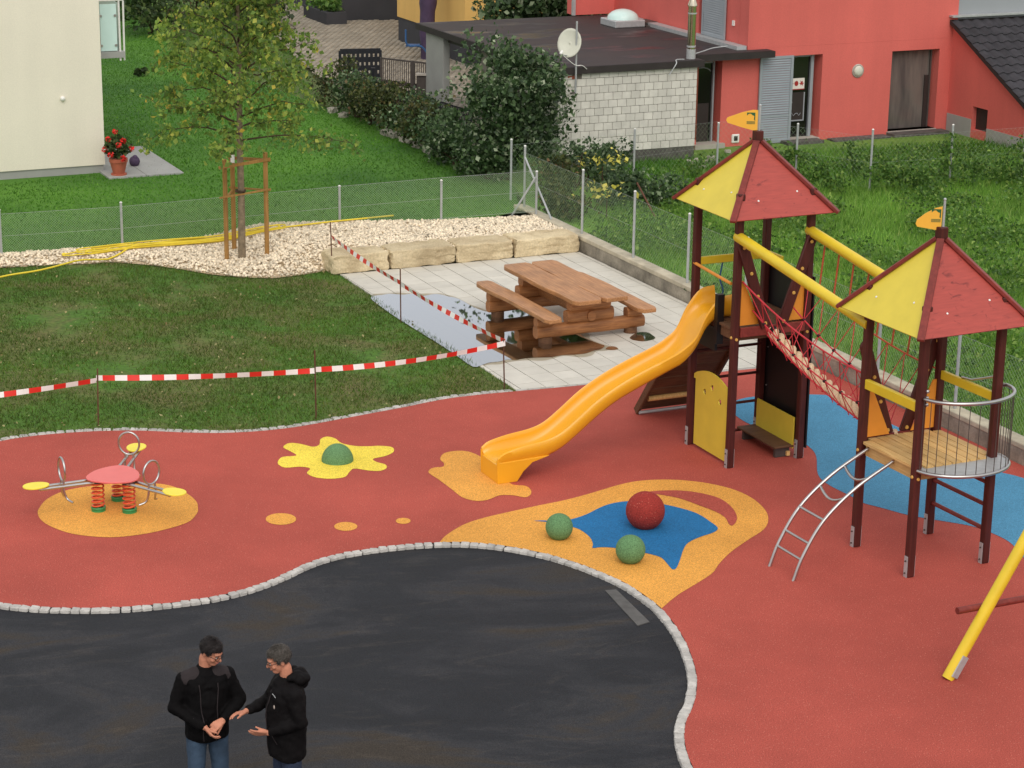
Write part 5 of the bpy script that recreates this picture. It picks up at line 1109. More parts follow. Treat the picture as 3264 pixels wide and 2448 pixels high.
m = MB(); m.tube([(-.52, HS + 1.28, .28), (.4, HS + 1.28, .28)], .04, 8); m.build('ramp_brace', MT['plank'], t1, 60)
m = MB(); m.tube([(-.58, HS + 1.42, .04), (.46, HS + 1.42, .04)], .025, 8); m.build('ramp_foot_bar', MT['galv'], t1, 60)
# --- tower 2
rail(t2, (-HS - .01, HS - .04, 2.075), (-HS - .01, -HS + .05, 2.075), .06, .12, 'beam_yellow'); rl = rail(t2, (HS, HS - .05, 2.06), (HS, -HS + .05, 2.06), .055, .11, 'beam_yellow')
m = MB(); m.tube([(HS, .12, 2.13), (HS + .02, -.05, 2.14), (HS + .12, -.48, 2.30)], .016, 6); m.build('steel_rod', MT['steel'], rl, 60)
for z in (1.0, .72, .42): m = MB(); m.tube([(HS, HS - .04, z - .01), (HS, -HS + .04, z)], .027, 8); m.build('rung', MT['ridge_wood'], t2, 60)
ec, ea, eb = Vector((.06, -HS - .02)), .62, .46
arc = [(ec.x + ea * math.cos(a), ec.y + eb * math.sin(a)) for a in np.linspace(math.pi * 1.0, math.pi * 2.06, 25)]
m = MB(); m.prism(arc + [(HS + .05, -HS + .07), (-HS + .08, -HS + .07)], 1.325, 1.337); bal = m.build('balcony_plate', MT['galv'], t2)
m = MB(); m.tube([(x, y, 1.325) for x, y in arc], .024, 8); m.build('balcony_rim', MT['steel'], bal, 60)
m = MB(); m.tube([(-HS + .03, -HS - .05, 2.20)] + [(x, y, 2.20) for x, y in arc[1:-1]] + [(HS + .06, -HS + .05, 2.20)], .024, 8); ring = m.build('balcony_rail', MT['steel'], t2, 60)
for k in range(16):
    a = math.pi * (1.04 + 1.0 * k / 15); x, y = ec.x + ea * math.cos(a), ec.y + eb * math.sin(a); m = MB(); m.tube([(x, y, 1.33), (x, y, 2.19)], .005, 5); m.build('baluster', MT['iron'], ring, 60)
for x, y in ((-HS + .045, -HS - .05), (HS + .055, -HS + .05)):
    for z in (2.12, 2.2, 2.28): m = MB(); m.ell((x, y, z), (.024, .024, .024), 8, 6); m.build('rail_clamp', MT['steel'], ring, 60)
m = MB(); m.box((0, -HS - .03, 1.28), (.9, .08, .05)); m.build('balcony_bracket', MT['iron'], bal)

# ================================================================== SLIDE
sl_t = thing('slide', T1.P(-2, .22), 'wavy yellow slide leading down from the taller tower', 'slide', None, 0)
S0 = [(-.30, 2.25), (-.52, 2.21), (-.71, 2.0), (-.85, 1.72), (-1.0, 1.59), (-1.2, 1.48), (-1.68, 1.29), (-2.0, 1.14), (-2.3, .96), (-2.58, .74), (-2.8, .585), (-3.02, .51), (-3.35, .465), (-3.6, .41), (-3.70, .345)]
bed = [(-.28, 1.995), (-.52, 1.985), (-.69, 1.85), (-.84, 1.58), (-1.02, 1.41), (-1.22, 1.32), (-1.66, 1.13), (-1.98, .98), (-2.27, .79), (-2.54, .58), (-2.77, .42), (-3.02, .325), (-3.33, .30), (-3.58, .285), (-3.68, .25)]
TOPS = spline([(a, 0, b) for a, b in S0], 4); BEDS = spline([(a, 0, b) for a, b in bed], 4)
W0, W1 = -.08, .475; wc = (W0 + W1) / 2
secs = []
for T_, B_ in zip(TOPS, BEDS):
    h_ = T_.z - B_.z; sx = B_.x - T_.x; x, z = T_.x, T_.z; wo = .085 * min(1, max(0, (-x - .62) / 2.6)); k = lambda w, f: (x + sx * f, w + wo, z - h_ * f)
    th = .045
    inner = [k(W0 + .024, .0), k(W0 + .032, .3), k(W0 + .05, .8), k(W0 + .095, .97), k(wc - .06, 1.0), k(wc, .93 if T_.x > -3.4 else 1), k(wc + .06, 1.0), k(W1 - .095, .97), k(W1 - .05, .8), k(W1 - .032, .3), k(W1 - .024, .0)]
    outer = [k(W1 - .015, -.06), k(W1 + .005, .05), k(W1, .5), k(W1 - .02, 1.02)] + [(x + sx, W1 - .06 + wo, z - h_ * 1.0 - .05), (x + sx, W0 + .06 + wo, z - h_ - .05)] + [k(W0 + .02, 1.02), k(W0, .5), k(W0 - .005, .05), k(W0 + .015, -.06)]
    secs.append(inner + outer)
vs, fs = [], []; n = len(secs[0])
for s in secs: vs += [T1.P(a, b, c) for a, b, c in s]
for i in range(len(secs) - 1):
    for k in range(n): fs.append((i * n + k, (i + 1) * n + k, (i + 1) * n + (k + 1) % n, i * n + (k + 1) % n))
fs += [tuple(range(n)), tuple(range((len(secs) - 1) * n + n - 1, (len(secs) - 1) * n - 1, -1))]
m = MB(); m.add(vs, fs); m.build('chute', MT['slide'], sl_t, 55, True)
# run-out foot that stands on the rubber
W0 += .085; W1 += .085
ft = [(-3.66, .29), (-3.71, .33), (-3.70, .0), (-3.42, .0), (-3.33, .13), (-3.2, .24), (-3.0, .29), (-2.95, .31)]
m = MB()
for w in (W0 + .0, W1 - .035): m.slabpoly([T1.P(a, w, z) for a, z in ft], T1.P(0, .035) - T1.P(0, 0))
m.prism([T1.P(-3.70, W0 + .036), T1.P(-3.66, W0 + .036), T1.P(-3.66, W1 - .036), T1.P(-3.70, W1 - .036)], 0, .255)
m.build('run_out_foot', MT['slide'], sl_t, world=True, bevel=.012, segs=2)
W0 -= .085; W1 -= .085
m = MB(); m.prism([T1.P(-.56, W0 + .02), T1.P(-.52, W0 + .02), T1.P(-.52, W1 - .02), T1.P(-.56, W1 - .02)], 1.5, 1.82); m.build('slide_bracket', MT['ply_black'], sl_t, world=True)
m = MB(); m.prism([T1.P(-.60, -.17), T1.P(-.50, -.17), T1.P(-.50, -.09), T1.P(-.60, -.09)], 1.62, 2.3); m.build('entry_cheek', MT['ply_black'], sl_t, world=True)

# ================================================================== CURVED LADDER
ld = thing('curved_ladder', T2.P(-1.8, .15), 'bowed stainless steel ladder leaning on the lower tower', 'ladder')
prof = spline([(-.50, 0, 1.31), (-1.05, 0, 1.03), (-1.48, 0, .69), (-1.74, 0, .30), (-1.87, 0, -.02)], 6)
for w in (-.1, .41): m = MB(); m.tube([T2.P(p.x, w, p.z) for p in prof], .021, 8); m.build('stringer', MT['steel'], ld, 60, True)
for f, sag in ((.2, .1), (.36, .1), (.53, 0), (.68, 0), (.83, 0)):
    p = prof[int(f * (len(prof) - 1))]; m = MB(); m.tube([T2.P(p.x - .25 * sag * math.sin(math.pi * k / 8), -.1 + .51 * k / 8, p.z - .9 * sag * math.sin(math.pi * k / 8)) for k in range(9)], .017, 8); m.build('rung', MT['steel'], ld, 60, True)
for w in (-.1, .41): m = MB(); q = T2.P(-.5, w, 1.31); m.box(q + Vector((.02, 0, .0)), (.1, .07, .06), T2.a); m.build('bracket', MT['iron'], ld, world=True)

# ================================================================== ROPE BRIDGE
rb = thing('rope_bridge', T1.P(0, -2.1), 'hanging rope bridge with red net and thick hawser between the two towers', 'rope bridge')
BA, BB = np.array(T1.P(0, -HS - .03)), np.array(T2.P(0, HS + .03)); bd = (BB - BA); bl = np.linalg.norm(bd[:2]); bu = bd / bl; bs = np.array([-bu[1], bu[0], 0])   # bs points towards +U? corrected below
if bs[:2] @ T1.U < 0: bs = -bs
def BP(s, v, z): q = BA + bd * s + bs * v; return Vector((q[0], q[1], z))
zb = lambda s: 1.86 * (1 - s) + 1.30 * s - .20 * 4 * s * (1 - s) * .5
zm = lambda s: 2.16 * (1 - s) + 1.66 * s - .16 * 4 * s * (1 - s)
zt = lambda s: 2.56 * (1 - s) + 2.14 * s - .12 * 4 * s * (1 - s)
vt, vm = .47, .30
bp1, bp2 = [], []
for v, c1_, c2_ in ((-1, T1.P(-HS, -HS - .02, 3.16), T2.P(-HS, HS + .03, 2.80)), (1, T1.P(HS, -HS - .02, 3.16), T2.P(HS, HS + .03, 2.80))):
    m = MB(); d = (c2_ - c1_).normalized(); m.tube([c1_ - d * .05, c2_ + d * .05], .072, 14); m.build('log_beam', MT['beam_yellow'], rb, 40, True)
NK = 8
# hawser: three strands laid together
for ph in range(3):
    m = MB(); pts = []
    for i in range(150):
        s = i / 149; a = s * bl / .46 * 2 * math.pi + ph * 2.094; q = BP(s, .047 * math.cos(a), zb(s) + .047 * math.sin(a)); pts.append(q)
    m.tube(pts, .041, 8); m.build('hawser_strand', MT['hawser'], rb, 80, True)
m = MB(); m.tube([BP(-.02, 0, zb(0)), BP(.035, 0, zb(.03))], .085, 12); m.build('hawser_sleeve', MT['ply_black'], rb, 60, True)
for v in (-1, 1):
    m = MB(); m.tube([BP(i / 40, v * vt, zt(i / 40)) for i in range(41)], .0115, 6); m.build('hand_rope', MT['rope_red'] if v < 0 else MT['rope_orange'], rb, 80, True)
    m = MB(); m.tube([BP(i / 40, v * vm, zm(i / 40)) for i in range(41)], .010, 6); m.build('side_rope', MT['rope_red'], rb, 80, True)
    m = MB(); m.tube([BP(i / 40, v * .085, zb(i / 40) - .035) for i in range(41)], .010, 6); m.build('foot_rope', MT['rope_red'], rb, 80, True)
    n_ = MB()
    for k in range(NK):
        a, b, c = (k + .3) / NK, (k + .8) / NK, (k - .2) / NK
        if b < 1: n_.tube([BP(a, v * vt, zt(a)), BP(b, v * vm, zm(b))], .0062, 5)
        if c > 0: n_.tube([BP(a, v * vt, zt(a)), BP(c, v * vm, zm(c))], .0062, 5)
        if b < 1:
            a2 = a; n_.tube([BP(b, v * vm, zm(b)), BP(min(b + .25 / NK, .99), v * .1, zb(b) - .05)], .0062, 5); n_.tube([BP(b, v * vm, zm(b)), BP(b - .25 / NK, v * .1, zb(b) - .05)], .0062, 5)
            n_.tube([BP(b, v * .1, zb(b) - .05), BP(b, 0, zb(b) - .085), BP(b, -v * .1, zb(b) - .05)], .0062, 5)
            kn = MB(); kn.ell(BP(b, v * vm, zm(b)), (.027, .027, .022), 8, 6); kn.build('knot', MT['knot'], rb, 80, True)
    n_.build('side_net', MT['rope_red'], rb, 80, True)
for k in range(8):
    s = .12 + .80 * k / 7; c1_, c2_ = T1.P(HS, -HS, 3.16), T2.P(HS, HS, 2.80); q = c1_.lerp(c2_, s)
    m = MB(); e = BP(s, vt, zt(s)); q.z -= .06; m.tube(spline([q, q.lerp(e, .5) + Vector((.0, .0, -.0)), e], 3), .012, 6); m.build('hanger_rope', MT['rope_orange'], rb, 80, True)

# ================================================================== SPRING SEESAW
CT = G(249, 1096); ss = thing('spring_seesaw', CT, 'three-seat spring seesaw with pink table disc on the orange oval', 'seesaw')
def pz(x, y, z): return G(x, y, z)
DZ = .44; dc = pz(247, 1025, DZ); ax3 = [pz(78, 1050, DZ + .0), pz(376, 1063, DZ), pz(294, 967, DZ)]
m = MB(); dirs = [math.atan2((p - dc).y, (p - dc).x) for p in ax3]
def rad(a): return .305 + .055 * sum(math.exp(-((a - d + math.pi) % (2 * math.pi) - math.pi) ** 2 / .25) for d in dirs)
m.prism([dc + Vector((math.cos(a), math.sin(a), 0)) * rad(a) for a in np.linspace(0, 6.2832, 49)[:-1]], DZ - .018, DZ + .002); m.build('table_disc', MT['pink'], ss, 40, True, bevel=.004)
for (x, y) in ((213, 1103), (280, 1106), (256, 1080)):
    b = G(x, y); m = MB(); m.tube([b + Vector((.074 * math.cos(a), .074 * math.sin(a), .04 + .35 * a / (2 * math.pi * 6.2))) for a in np.linspace(0, 2 * math.pi * 6.2, 110)], .0115, 6); m.build('spring', MT['spring'], ss, 80, True)
    m = MB(); m.tube([b + Vector((0, 0, .0)), b + Vector((0, 0, .03))], .09, 16); m.tube([b + Vector((.082 * math.cos(a), .082 * math.sin(a), .045)) for a in np.linspace(0, 6.283, 17)[:-1]], .014, 6, True); m.build('spring_foot', MT['green_paint'], ss, 60, True)
    m = MB(); m.tube([b + Vector((0, 0, .38)), b + Vector((0, 0, DZ - .02))], .085, 12); m.build('spring_head', MT['iron'], ss, 40, True)
hoop_c = [pz(133, 1040, DZ), pz(333, 1047, DZ), pz(281, 985, DZ)]
for p, hc in zip(ax3, hoop_c):
    d = (p - dc); L = d.length; d.normalize(); sd = Vector((-d.y, d.x, 0))
    for s in (-1, 1): m = MB(); m.tube([dc + d * .1 + sd * s * .06 + Vector((0, 0, -.05)), p - d * .02 + sd * s * .05 + Vector((0, 0, -.035))], .02, 8); m.build('arm', MT['steel'], ss, 60, True)
    seat = MB(); pts = []
    for a in np.linspace(0, 6.2832, 33)[:-1]:
        r_ = 1 + .12 * math.cos(a); q = p + d * (.165 * math.cos(a) * 1.0) + sd * (.125 * math.sin(a) * r_); pts.append(q)
    seat.prism(pts, DZ - .005, DZ + .012); seat.build('seat', MT['seat_yellow'], ss, 40, True, bevel=.004)
    h = dc + d * ((hc - dc).dot(d)); h = Vector((h.x, h.y, DZ))
    m = MB(); m.tube([h + sd * (.135 * math.cos(a)) + Vector((0, 0, .17 + .15 * math.sin(a))) for a in np.linspace(0, 6.2832, 29)[:-1]], .014, 8, True); hp_ = m.build('hand_hoop', MT['steel'], ss, 80, True)
    m = MB()
    for s in (-1, 1): m.tube(spline([h + sd * s * .05 + Vector((0, 0, .04)), h + sd * s * .06 + Vector((0, 0, -.1)), h + sd * s * .075 - d * .03 + Vector((0, 0, -.2)), h + sd * s * .15 - d * .08 + Vector((0, 0, -.235))], 4), .014, 7)
    m.build('foot_rest', MT['steel'], ss, 80, True)

# ================================================================== RUBBER BALLS AND DOME
def ball(name, x, y, r, mat, label, cat, group, sink=.12, lo=-.9):
    c = G(x, y, r * (1 - sink)); m = MB(); m.ell(c, (r, r, r), 40, 24, lo=-(1 - sink) + .0); o = recenter(m.build(name, MT[mat], None, 80)); return tag(o, label, cat, group)
ball('rubber_ball', 1394, 1103, .243, 'ball_red', 'big dark red rubber ball in the middle of the blue star', 'ball', 'play balls on the orange patch')
ball('rubber_ball', 1208, 1138, .168, 'ball_green', 'green rubber ball at the left tip of the blue star', 'ball', 'play balls on the orange patch')
ball('rubber_ball', 1362, 1187, .178, 'ball_green', 'green rubber ball between blue star and asphalt kerb', 'ball', 'play balls on the orange patch')
c = G(729, 995); m = MB(); m.ell(c, (.215, .215, .235), 36, 14, lo=0); tag(recenter(m.build('rubber_dome', MT['ball_green'], None, 80)), 'green rubber half ball in the middle of the yellow flower', 'dome')

# ================================================================== SWING
SWB = G(2047, 1466); SF = Frame(SWB, A25); sw = thing('swing_frame', SWB, 'yellow leaning swing frame leg with a dark cross rail at the right edge', 'swing')
TZ = 2.45; ur = .60 * TZ; m = MB(); m.tube([SF.P(0, 0, 0), SF.P(ur, 0, TZ)], .065, 14); m.build('leg', MT['beam_yellow'], sw, 40, True)
m = MB(); m.tube([SF.P(2 * ur, 0, 0), SF.P(ur, 0, TZ)], .065, 14); m.build('leg', MT['beam_yellow'], sw, 40, True)
m = MB(); m.tube([SF.P(ur - .0, .15, TZ + .06), SF.P(ur, -3.2, TZ + .06)], .07, 14); m.build('top_beam', MT['beam_yellow'], sw, 40, True)
for q in (0, 1): m = MB(); m.tube([SF.P(q * 2 * ur, -3.0, 0), SF.P(ur, -3.0, TZ)], .065, 14); m.build('leg', MT['beam_yellow'], sw, 40, True)
cu, cz_ = SF.on(2090, 1333, -.09); m = MB(); m.tube([SF.P(cu, .09, cz_), SF.P(2 * ur - cu, .09, cz_)], .038, 12); m.build('cross_rail', MT['ridge_wood'], sw, 40, True)
m = MB(); d = SF.P(.6, 0, 1) - SF.P(0, 0, 0); d.normalize(); rt = SF.P(.038, -.062, .03) ; m.bar(rt + d * .0, rt + d * .25, .085, .016, up=(.45, -.9, -.2)); m.build('foot_plate', MT['galv'], sw, world=True)

# ================================================================== PICNIC TABLE
zt_ = .75; cs_ = [G(1080, 572, zt_), G(1246, 655, zt_), G(1369, 642, zt_), G(1189, 556, zt_)]
c0 = sum(cs_, Vector()) / 4; ax = ((cs_[1] - cs_[0]) + (cs_[2] - cs_[3])).normalized(); ang = math.atan2(ax.y, ax.x)
Lt_, Wt_ = 2.72, 1.0
pt = thing('picnic_table', Vector((c0.x, c0.y, 0)), 'heavy rustic wooden picnic table with two attached benches on the slabs', 'picnic table', None, ang)
def plank(u0, u1, v0, v1, z0, z1, seed, name, mat='table_wood', wav=.012):
    n = 24; rd = random.Random(seed); ph = [rd.uniform(0, 6) for _ in range(4)]; top = []
    e = lambda s, k: wav * (math.sin(7 * s + ph[k]) + .6 * math.sin(15 * s + ph[k] * 2))
    for i in range(n + 1): s = i / n; rr = .05 * max(0, 1 - min(s, 1 - s) / .03) ** 2; top.append((u0 + (u1 - u0) * s, v0 + e(s, 0) + rr))
    for i in range(n, -1, -1): s = i / n; rr = .05 * max(0, 1 - min(s, 1 - s) / .03) ** 2; top.append((u0 + (u1 - u0) * s, v1 + e(s, 1) - rr))
    m = MB(); m.prism(top, z0, z1); return m.build(name, MT[mat], pt, bevel=.014, segs=2)
plank(-Lt_ / 2, Lt_ / 2, -Wt_ / 2, -.012 + .03, .675, .75, 3, 'tabletop_plank'); plank(-Lt_ / 2, Lt_ / 2 - .02, .024 + .0, Wt_ / 2, .675, .75, 4, 'tabletop_plank')
for s, k in ((-1, 5), (1, 6)): plank(-Lt_ / 2 + (.02 if s > 0 else -.02), Lt_ / 2 - .0, (.88 if s > 0 else -.83) - .16, (.88 if s > 0 else -.83) + .16, .43, .50, k, 'bench_plank')
def log(p, q, r, name, hx=1.0):                       # hewn timber: flattened faces, slightly uneven along its length
    m = MB(); p, q = Vector(p), Vector(q); n = 10; ax_ = (q - p).normalized(); sd = ax_.cross(Vector((0, 0, 1))).normalized(); up = Vector((0, 0, 1)); vs = []; sec = 16; rd = random.Random(r * 97 + p.x * 31 + p.z * 57)
    f = [rd.uniform(0, 6) for _ in range(4)]
    for i in range(n + 1):
        c = p.lerp(q, i / n); e = .94 if i in (0, n) else 1
        for k in range(sec):
            a = 2 * math.pi * k / sec + .2; rr = r * e * (abs(math.cos(a)) ** 3.2 + abs(math.sin(a)) ** 3.2) ** (-1 / 3.2) * (1 + .025 * math.sin(2.2 * i + f[0]) + .02 * math.sin(3 * a + f[1] + i)); vs.append(c + sd * rr * math.cos(a) * .92 + up * rr * math.sin(a))
    fs = [(i * sec + k, i * sec + (k + 1) % sec, (i + 1) * sec + (k + 1) % sec, (i + 1) * sec + k) for i in range(n) for k in range(sec)] + [tuple(range(sec - 1, -1, -1)), tuple(range(n * sec, n * sec + sec))]
    m.add(vs, fs); return m.build(name, MT['table_log'], pt, 40)
for u in (-.88, .88):
    log((u, -.96, .185), (u, 1.0, .185), .105, 'base_log'); log((u, -.42, .385), (u, .42, .385), .105, 'upright_log'); log((u, -.36, .57), (u, .36, .57), .105, 'upright_log')
    for s in (-1, 1): log((u, s * .68, .345), (u, s * .96, .345), .085, 'bench_log'); m = MB(); m.tube([(u, s * .78, 0), (u, s * .78, .1)], .11, 14); m.build('foot', MT['plank_dark'], pt, 40)
log((-1.0, 0, .385), (1.0, 0, .385), .085, 'spreader_log')

# ================================================================== BARRIER TAPE ON RODS
rods = [(212, 918, 797, 'rusty thin rod at the lawn edge nearest the seesaw'), (683, 903, 757, 'rusty thin rod in the lawn above the yellow flower'), (1090, 838, 733, 'rusty thin rod at the corner of the barrier tape on the slabs'), (866, 695, 582, 'rusty thin rod at the lawn edge beside the puddle'), (718, 590, 480, 'rusty thin rod by the end of the stone blocks'), (-150, 948, 838, 'rusty thin rod carrying the tape left of the photo')]
tops = []
def ztop(p, yt): return [z for z in np.arange(.2, 2.2, .005) if ((lambda X: (X @ CD / (X @ _fw) * FPX + 1224) / K)(np.array([p.x, p.y, z - CAM_H]))) < yt][0]
for x, y, yt, lb in rods:
    p = G(x, y); zt2 = ztop(p, yt); e = Vector((random.uniform(-.03, .03), 0, zt2)); m = MB(); m.tube([p - Vector((0, 0, .1)), p + e], .011, 6); o = recenter(m.build('iron_rod', MT['rust'], None, 60)); tag(o, lb, 'iron rod', 'iron rods carrying the barrier tape'); tops.append(p)
def tape(segs, label):
    m = MB(); acc = 0.0
    for (a, b, sag) in segs:
        L = (b - a).length; n = max(2, int(L / .02)); d = (b - a).normalized(); w = .038; k0 = 0
        # break at every colour change so that stripes stay sharp
        cuts = [0.0]; s = .17 - acc % .17
        while s < L: cuts.append(s); s += .17
        cuts.append(L); fine = []
        for c0_, c1_ in zip(cuts[:-1], cuts[1:]):
            for k in range(4): fine.append((c0_ + (c1_ - c0_) * k / 4, c0_ + (c1_ - c0_) * (k + 1) / 4, int((acc + (c0_ + c1_) / 2) / .17) % 2))
        for s0, s1, c in fine:
            f = lambda s: a + d * s - Vector((0, 0, sag * 4 * (s / L) * (1 - s / L))); tw = lambda s: Vector((0, 0, w)) + Vector((-d.y, d.x, 0)) * (.012 * math.sin(s * 2.3))
            p0, p1 = f(s0), f(s1); t0, t1_ = tw(s0), tw(s1); m.add([p0 - t0, p1 - t1_, p1 + t1_, p0 + t0], [(0, 1, 2, 3)], c)
        acc += L
    return tag(recenter(m.build('barrier_tape', [MT['tape_red'], MT['tape_white']])), label, 'barrier tape', 'red and white barrier tape')
def tz(i, y): return Vector((tops[i].x, tops[i].y, ztop(tops[i], y)))
tape([(tz(5, 872), tz(0, 822), .02), (tz(0, 817), tz(1, 801), .03), (tz(1, 799), tz(2, 742), .07)], 'red and white barrier tape crossing the lawn towards the slabs')
q = tz(4, 518); q2 = Vector((q.x + .1, q.y, q.z))
tape([(tz(2, 738), tz(3, 614), .04), (tz(3, 612), tz(4, 512), .04)], 'red and white barrier tape running over the puddle to the stone blocks')

# ================================================================== HOSE AND DRAIN
def hose(pts, z=.035): return spline([G(x, y, z + (k if len(q) > 2 else 0)) for q in pts for x, y, k in ((q + (0,))[:3] if len(q) < 3 else q[:3],)], 6)
hz = lambda x, y: Vector((G(x, y).x, G(x, y).y, 0))
def lay(pts, r, m, lift=0.03):
    q = spline([G(x, y, .06) for x, y in pts], 5); q = [Vector((p.x, p.y, float(gz(np.array([[p.x, p.y]]))[0]) + lift)) for p in q]; m.tube(q, r, 6)
m = MB(); lay([(-120, 640), (0, 607), (90, 592), (180, 570), (262, 553), (300, 541), (380, 536), (490, 529), (600, 521), (720, 507), (850, 494)], .017, m, .04)
hs1 = m.build('garden_hose', MT['hose'], None, 80); tag(recenter(hs1), 'yellow hose running over the lawn and along the fence', 'hose')
t = thing('hose_coil', G(330, 545, .06), 'flattened coil of yellow hose lying on the gravel by the fence', 'hose')
for k in range(6):
    o_ = [random.uniform(-3, 3) for _ in range(8)]; x1 = (200, 150, 215, 250, 180, 300, 320, 260, 230)[k]; x2 = (500, 450, 560, 600, 480, 590, 590, 540, 620)[k]
    yl = lambda x: 553 - (x - 150) * .072
    pts = [(x1, yl(x1) + o_[0]), ((x1 + x2) / 2, yl((x1 + x2) / 2) - 4 + o_[1]), (x2, yl(x2) - 2 + o_[2]), (x2 + 12, yl(x2) + 1), (x2, yl(x2) + 4 + o_[3] * .4), ((x1 + x2) / 2, yl((x1 + x2) / 2) + 3 + o_[4] * .5), (x1, yl(x1) + 5), (x1 - 10, yl(x1) + 3)]
    m = MB(); q = [Vector((p.x, p.y, float(gz(np.array([[p.x, p.y]]))[0]) + .03 + .012 * k)) for p in spline([G(a, b, .06) for a, b in pts], 4, True)]; m.tube(q, .013, 6, True); m.build('hose_loop', MT['hose'], t, 80, True)
dpx = [(1307, 1277), (1331, 1275), (1403, 1345), (1377, 1353)]
m = MB(); m.prism([G(x, y, -.03) for x, y in dpx][::-1], -.029, -.018); struct(m.build('drain_patch', M('drain_grey', (88, 86, 84), .7, .2, 8)))

# ================================================================== PEOPLE
def hand(m, wrist, f, n, side, curl=(.3, .5, .4), spread=.05, thumb=(.6, .35), s=1.0):
    # f: towards the fingers, n: out of the palm, side: towards the thumb
    W_ = Vector(wrist); f = Vector(f).normalized(); n = (Vector(n) - f * f.dot(Vector(n))).normalized(); t = Vector(side); t = (t - f * f.dot(t) - n * n.dot(t)).normalized()
    kn = []
    for i, (o, l) in enumerate(((.036, .088), (.013, .092), (-.010, .087), (-.032, .078))):
        k = W_ + (f * l + t * o) * s; kn.append(k); m.cap(W_ + t * o * .5 * s, k, .0155 * s, .0125 * s, 10)
    m.cap(W_ + t * .02 * s + f * .03 * s, W_ - t * .015 * s + f * .05 * s, .018 * s, .016 * s, 10)
    for i, (k, L) in enumerate(zip(kn, (.074, .082, .076, .060))):
        d = (f + t * spread * (1.2 - i * .8)).normalized(); p = k; ang = 0
        for c, q, r in ((curl[0], .45, .0098), (curl[1], .31, .0088), (curl[2], .24, .0078)):
            ang += c; dd = (d * math.cos(ang) + n * math.sin(ang)).normalized(); e = p + dd * L * q * s; m.cap(p, e, r * s * 1.05, r * s, 9); p = e
    p = W_ + (f * .022 + t * .022 + n * .008) * s; d = (f * math.cos(thumb[0]) + t * math.sin(thumb[0]) + n * .25).normalized()
    e = p + d * .045 * s; m.cap(p, e, .0155 * s, .0125 * s, 9); d2 = (d + n * thumb[1] + f * .3).normalized(); e2 = e + d2 * .03 * s; m.cap(e, e2, .0115 * s, .0105 * s, 9); m.cap(e2, e2 + d2 * .022 * s, .0102 * s, .0085 * s, 9)
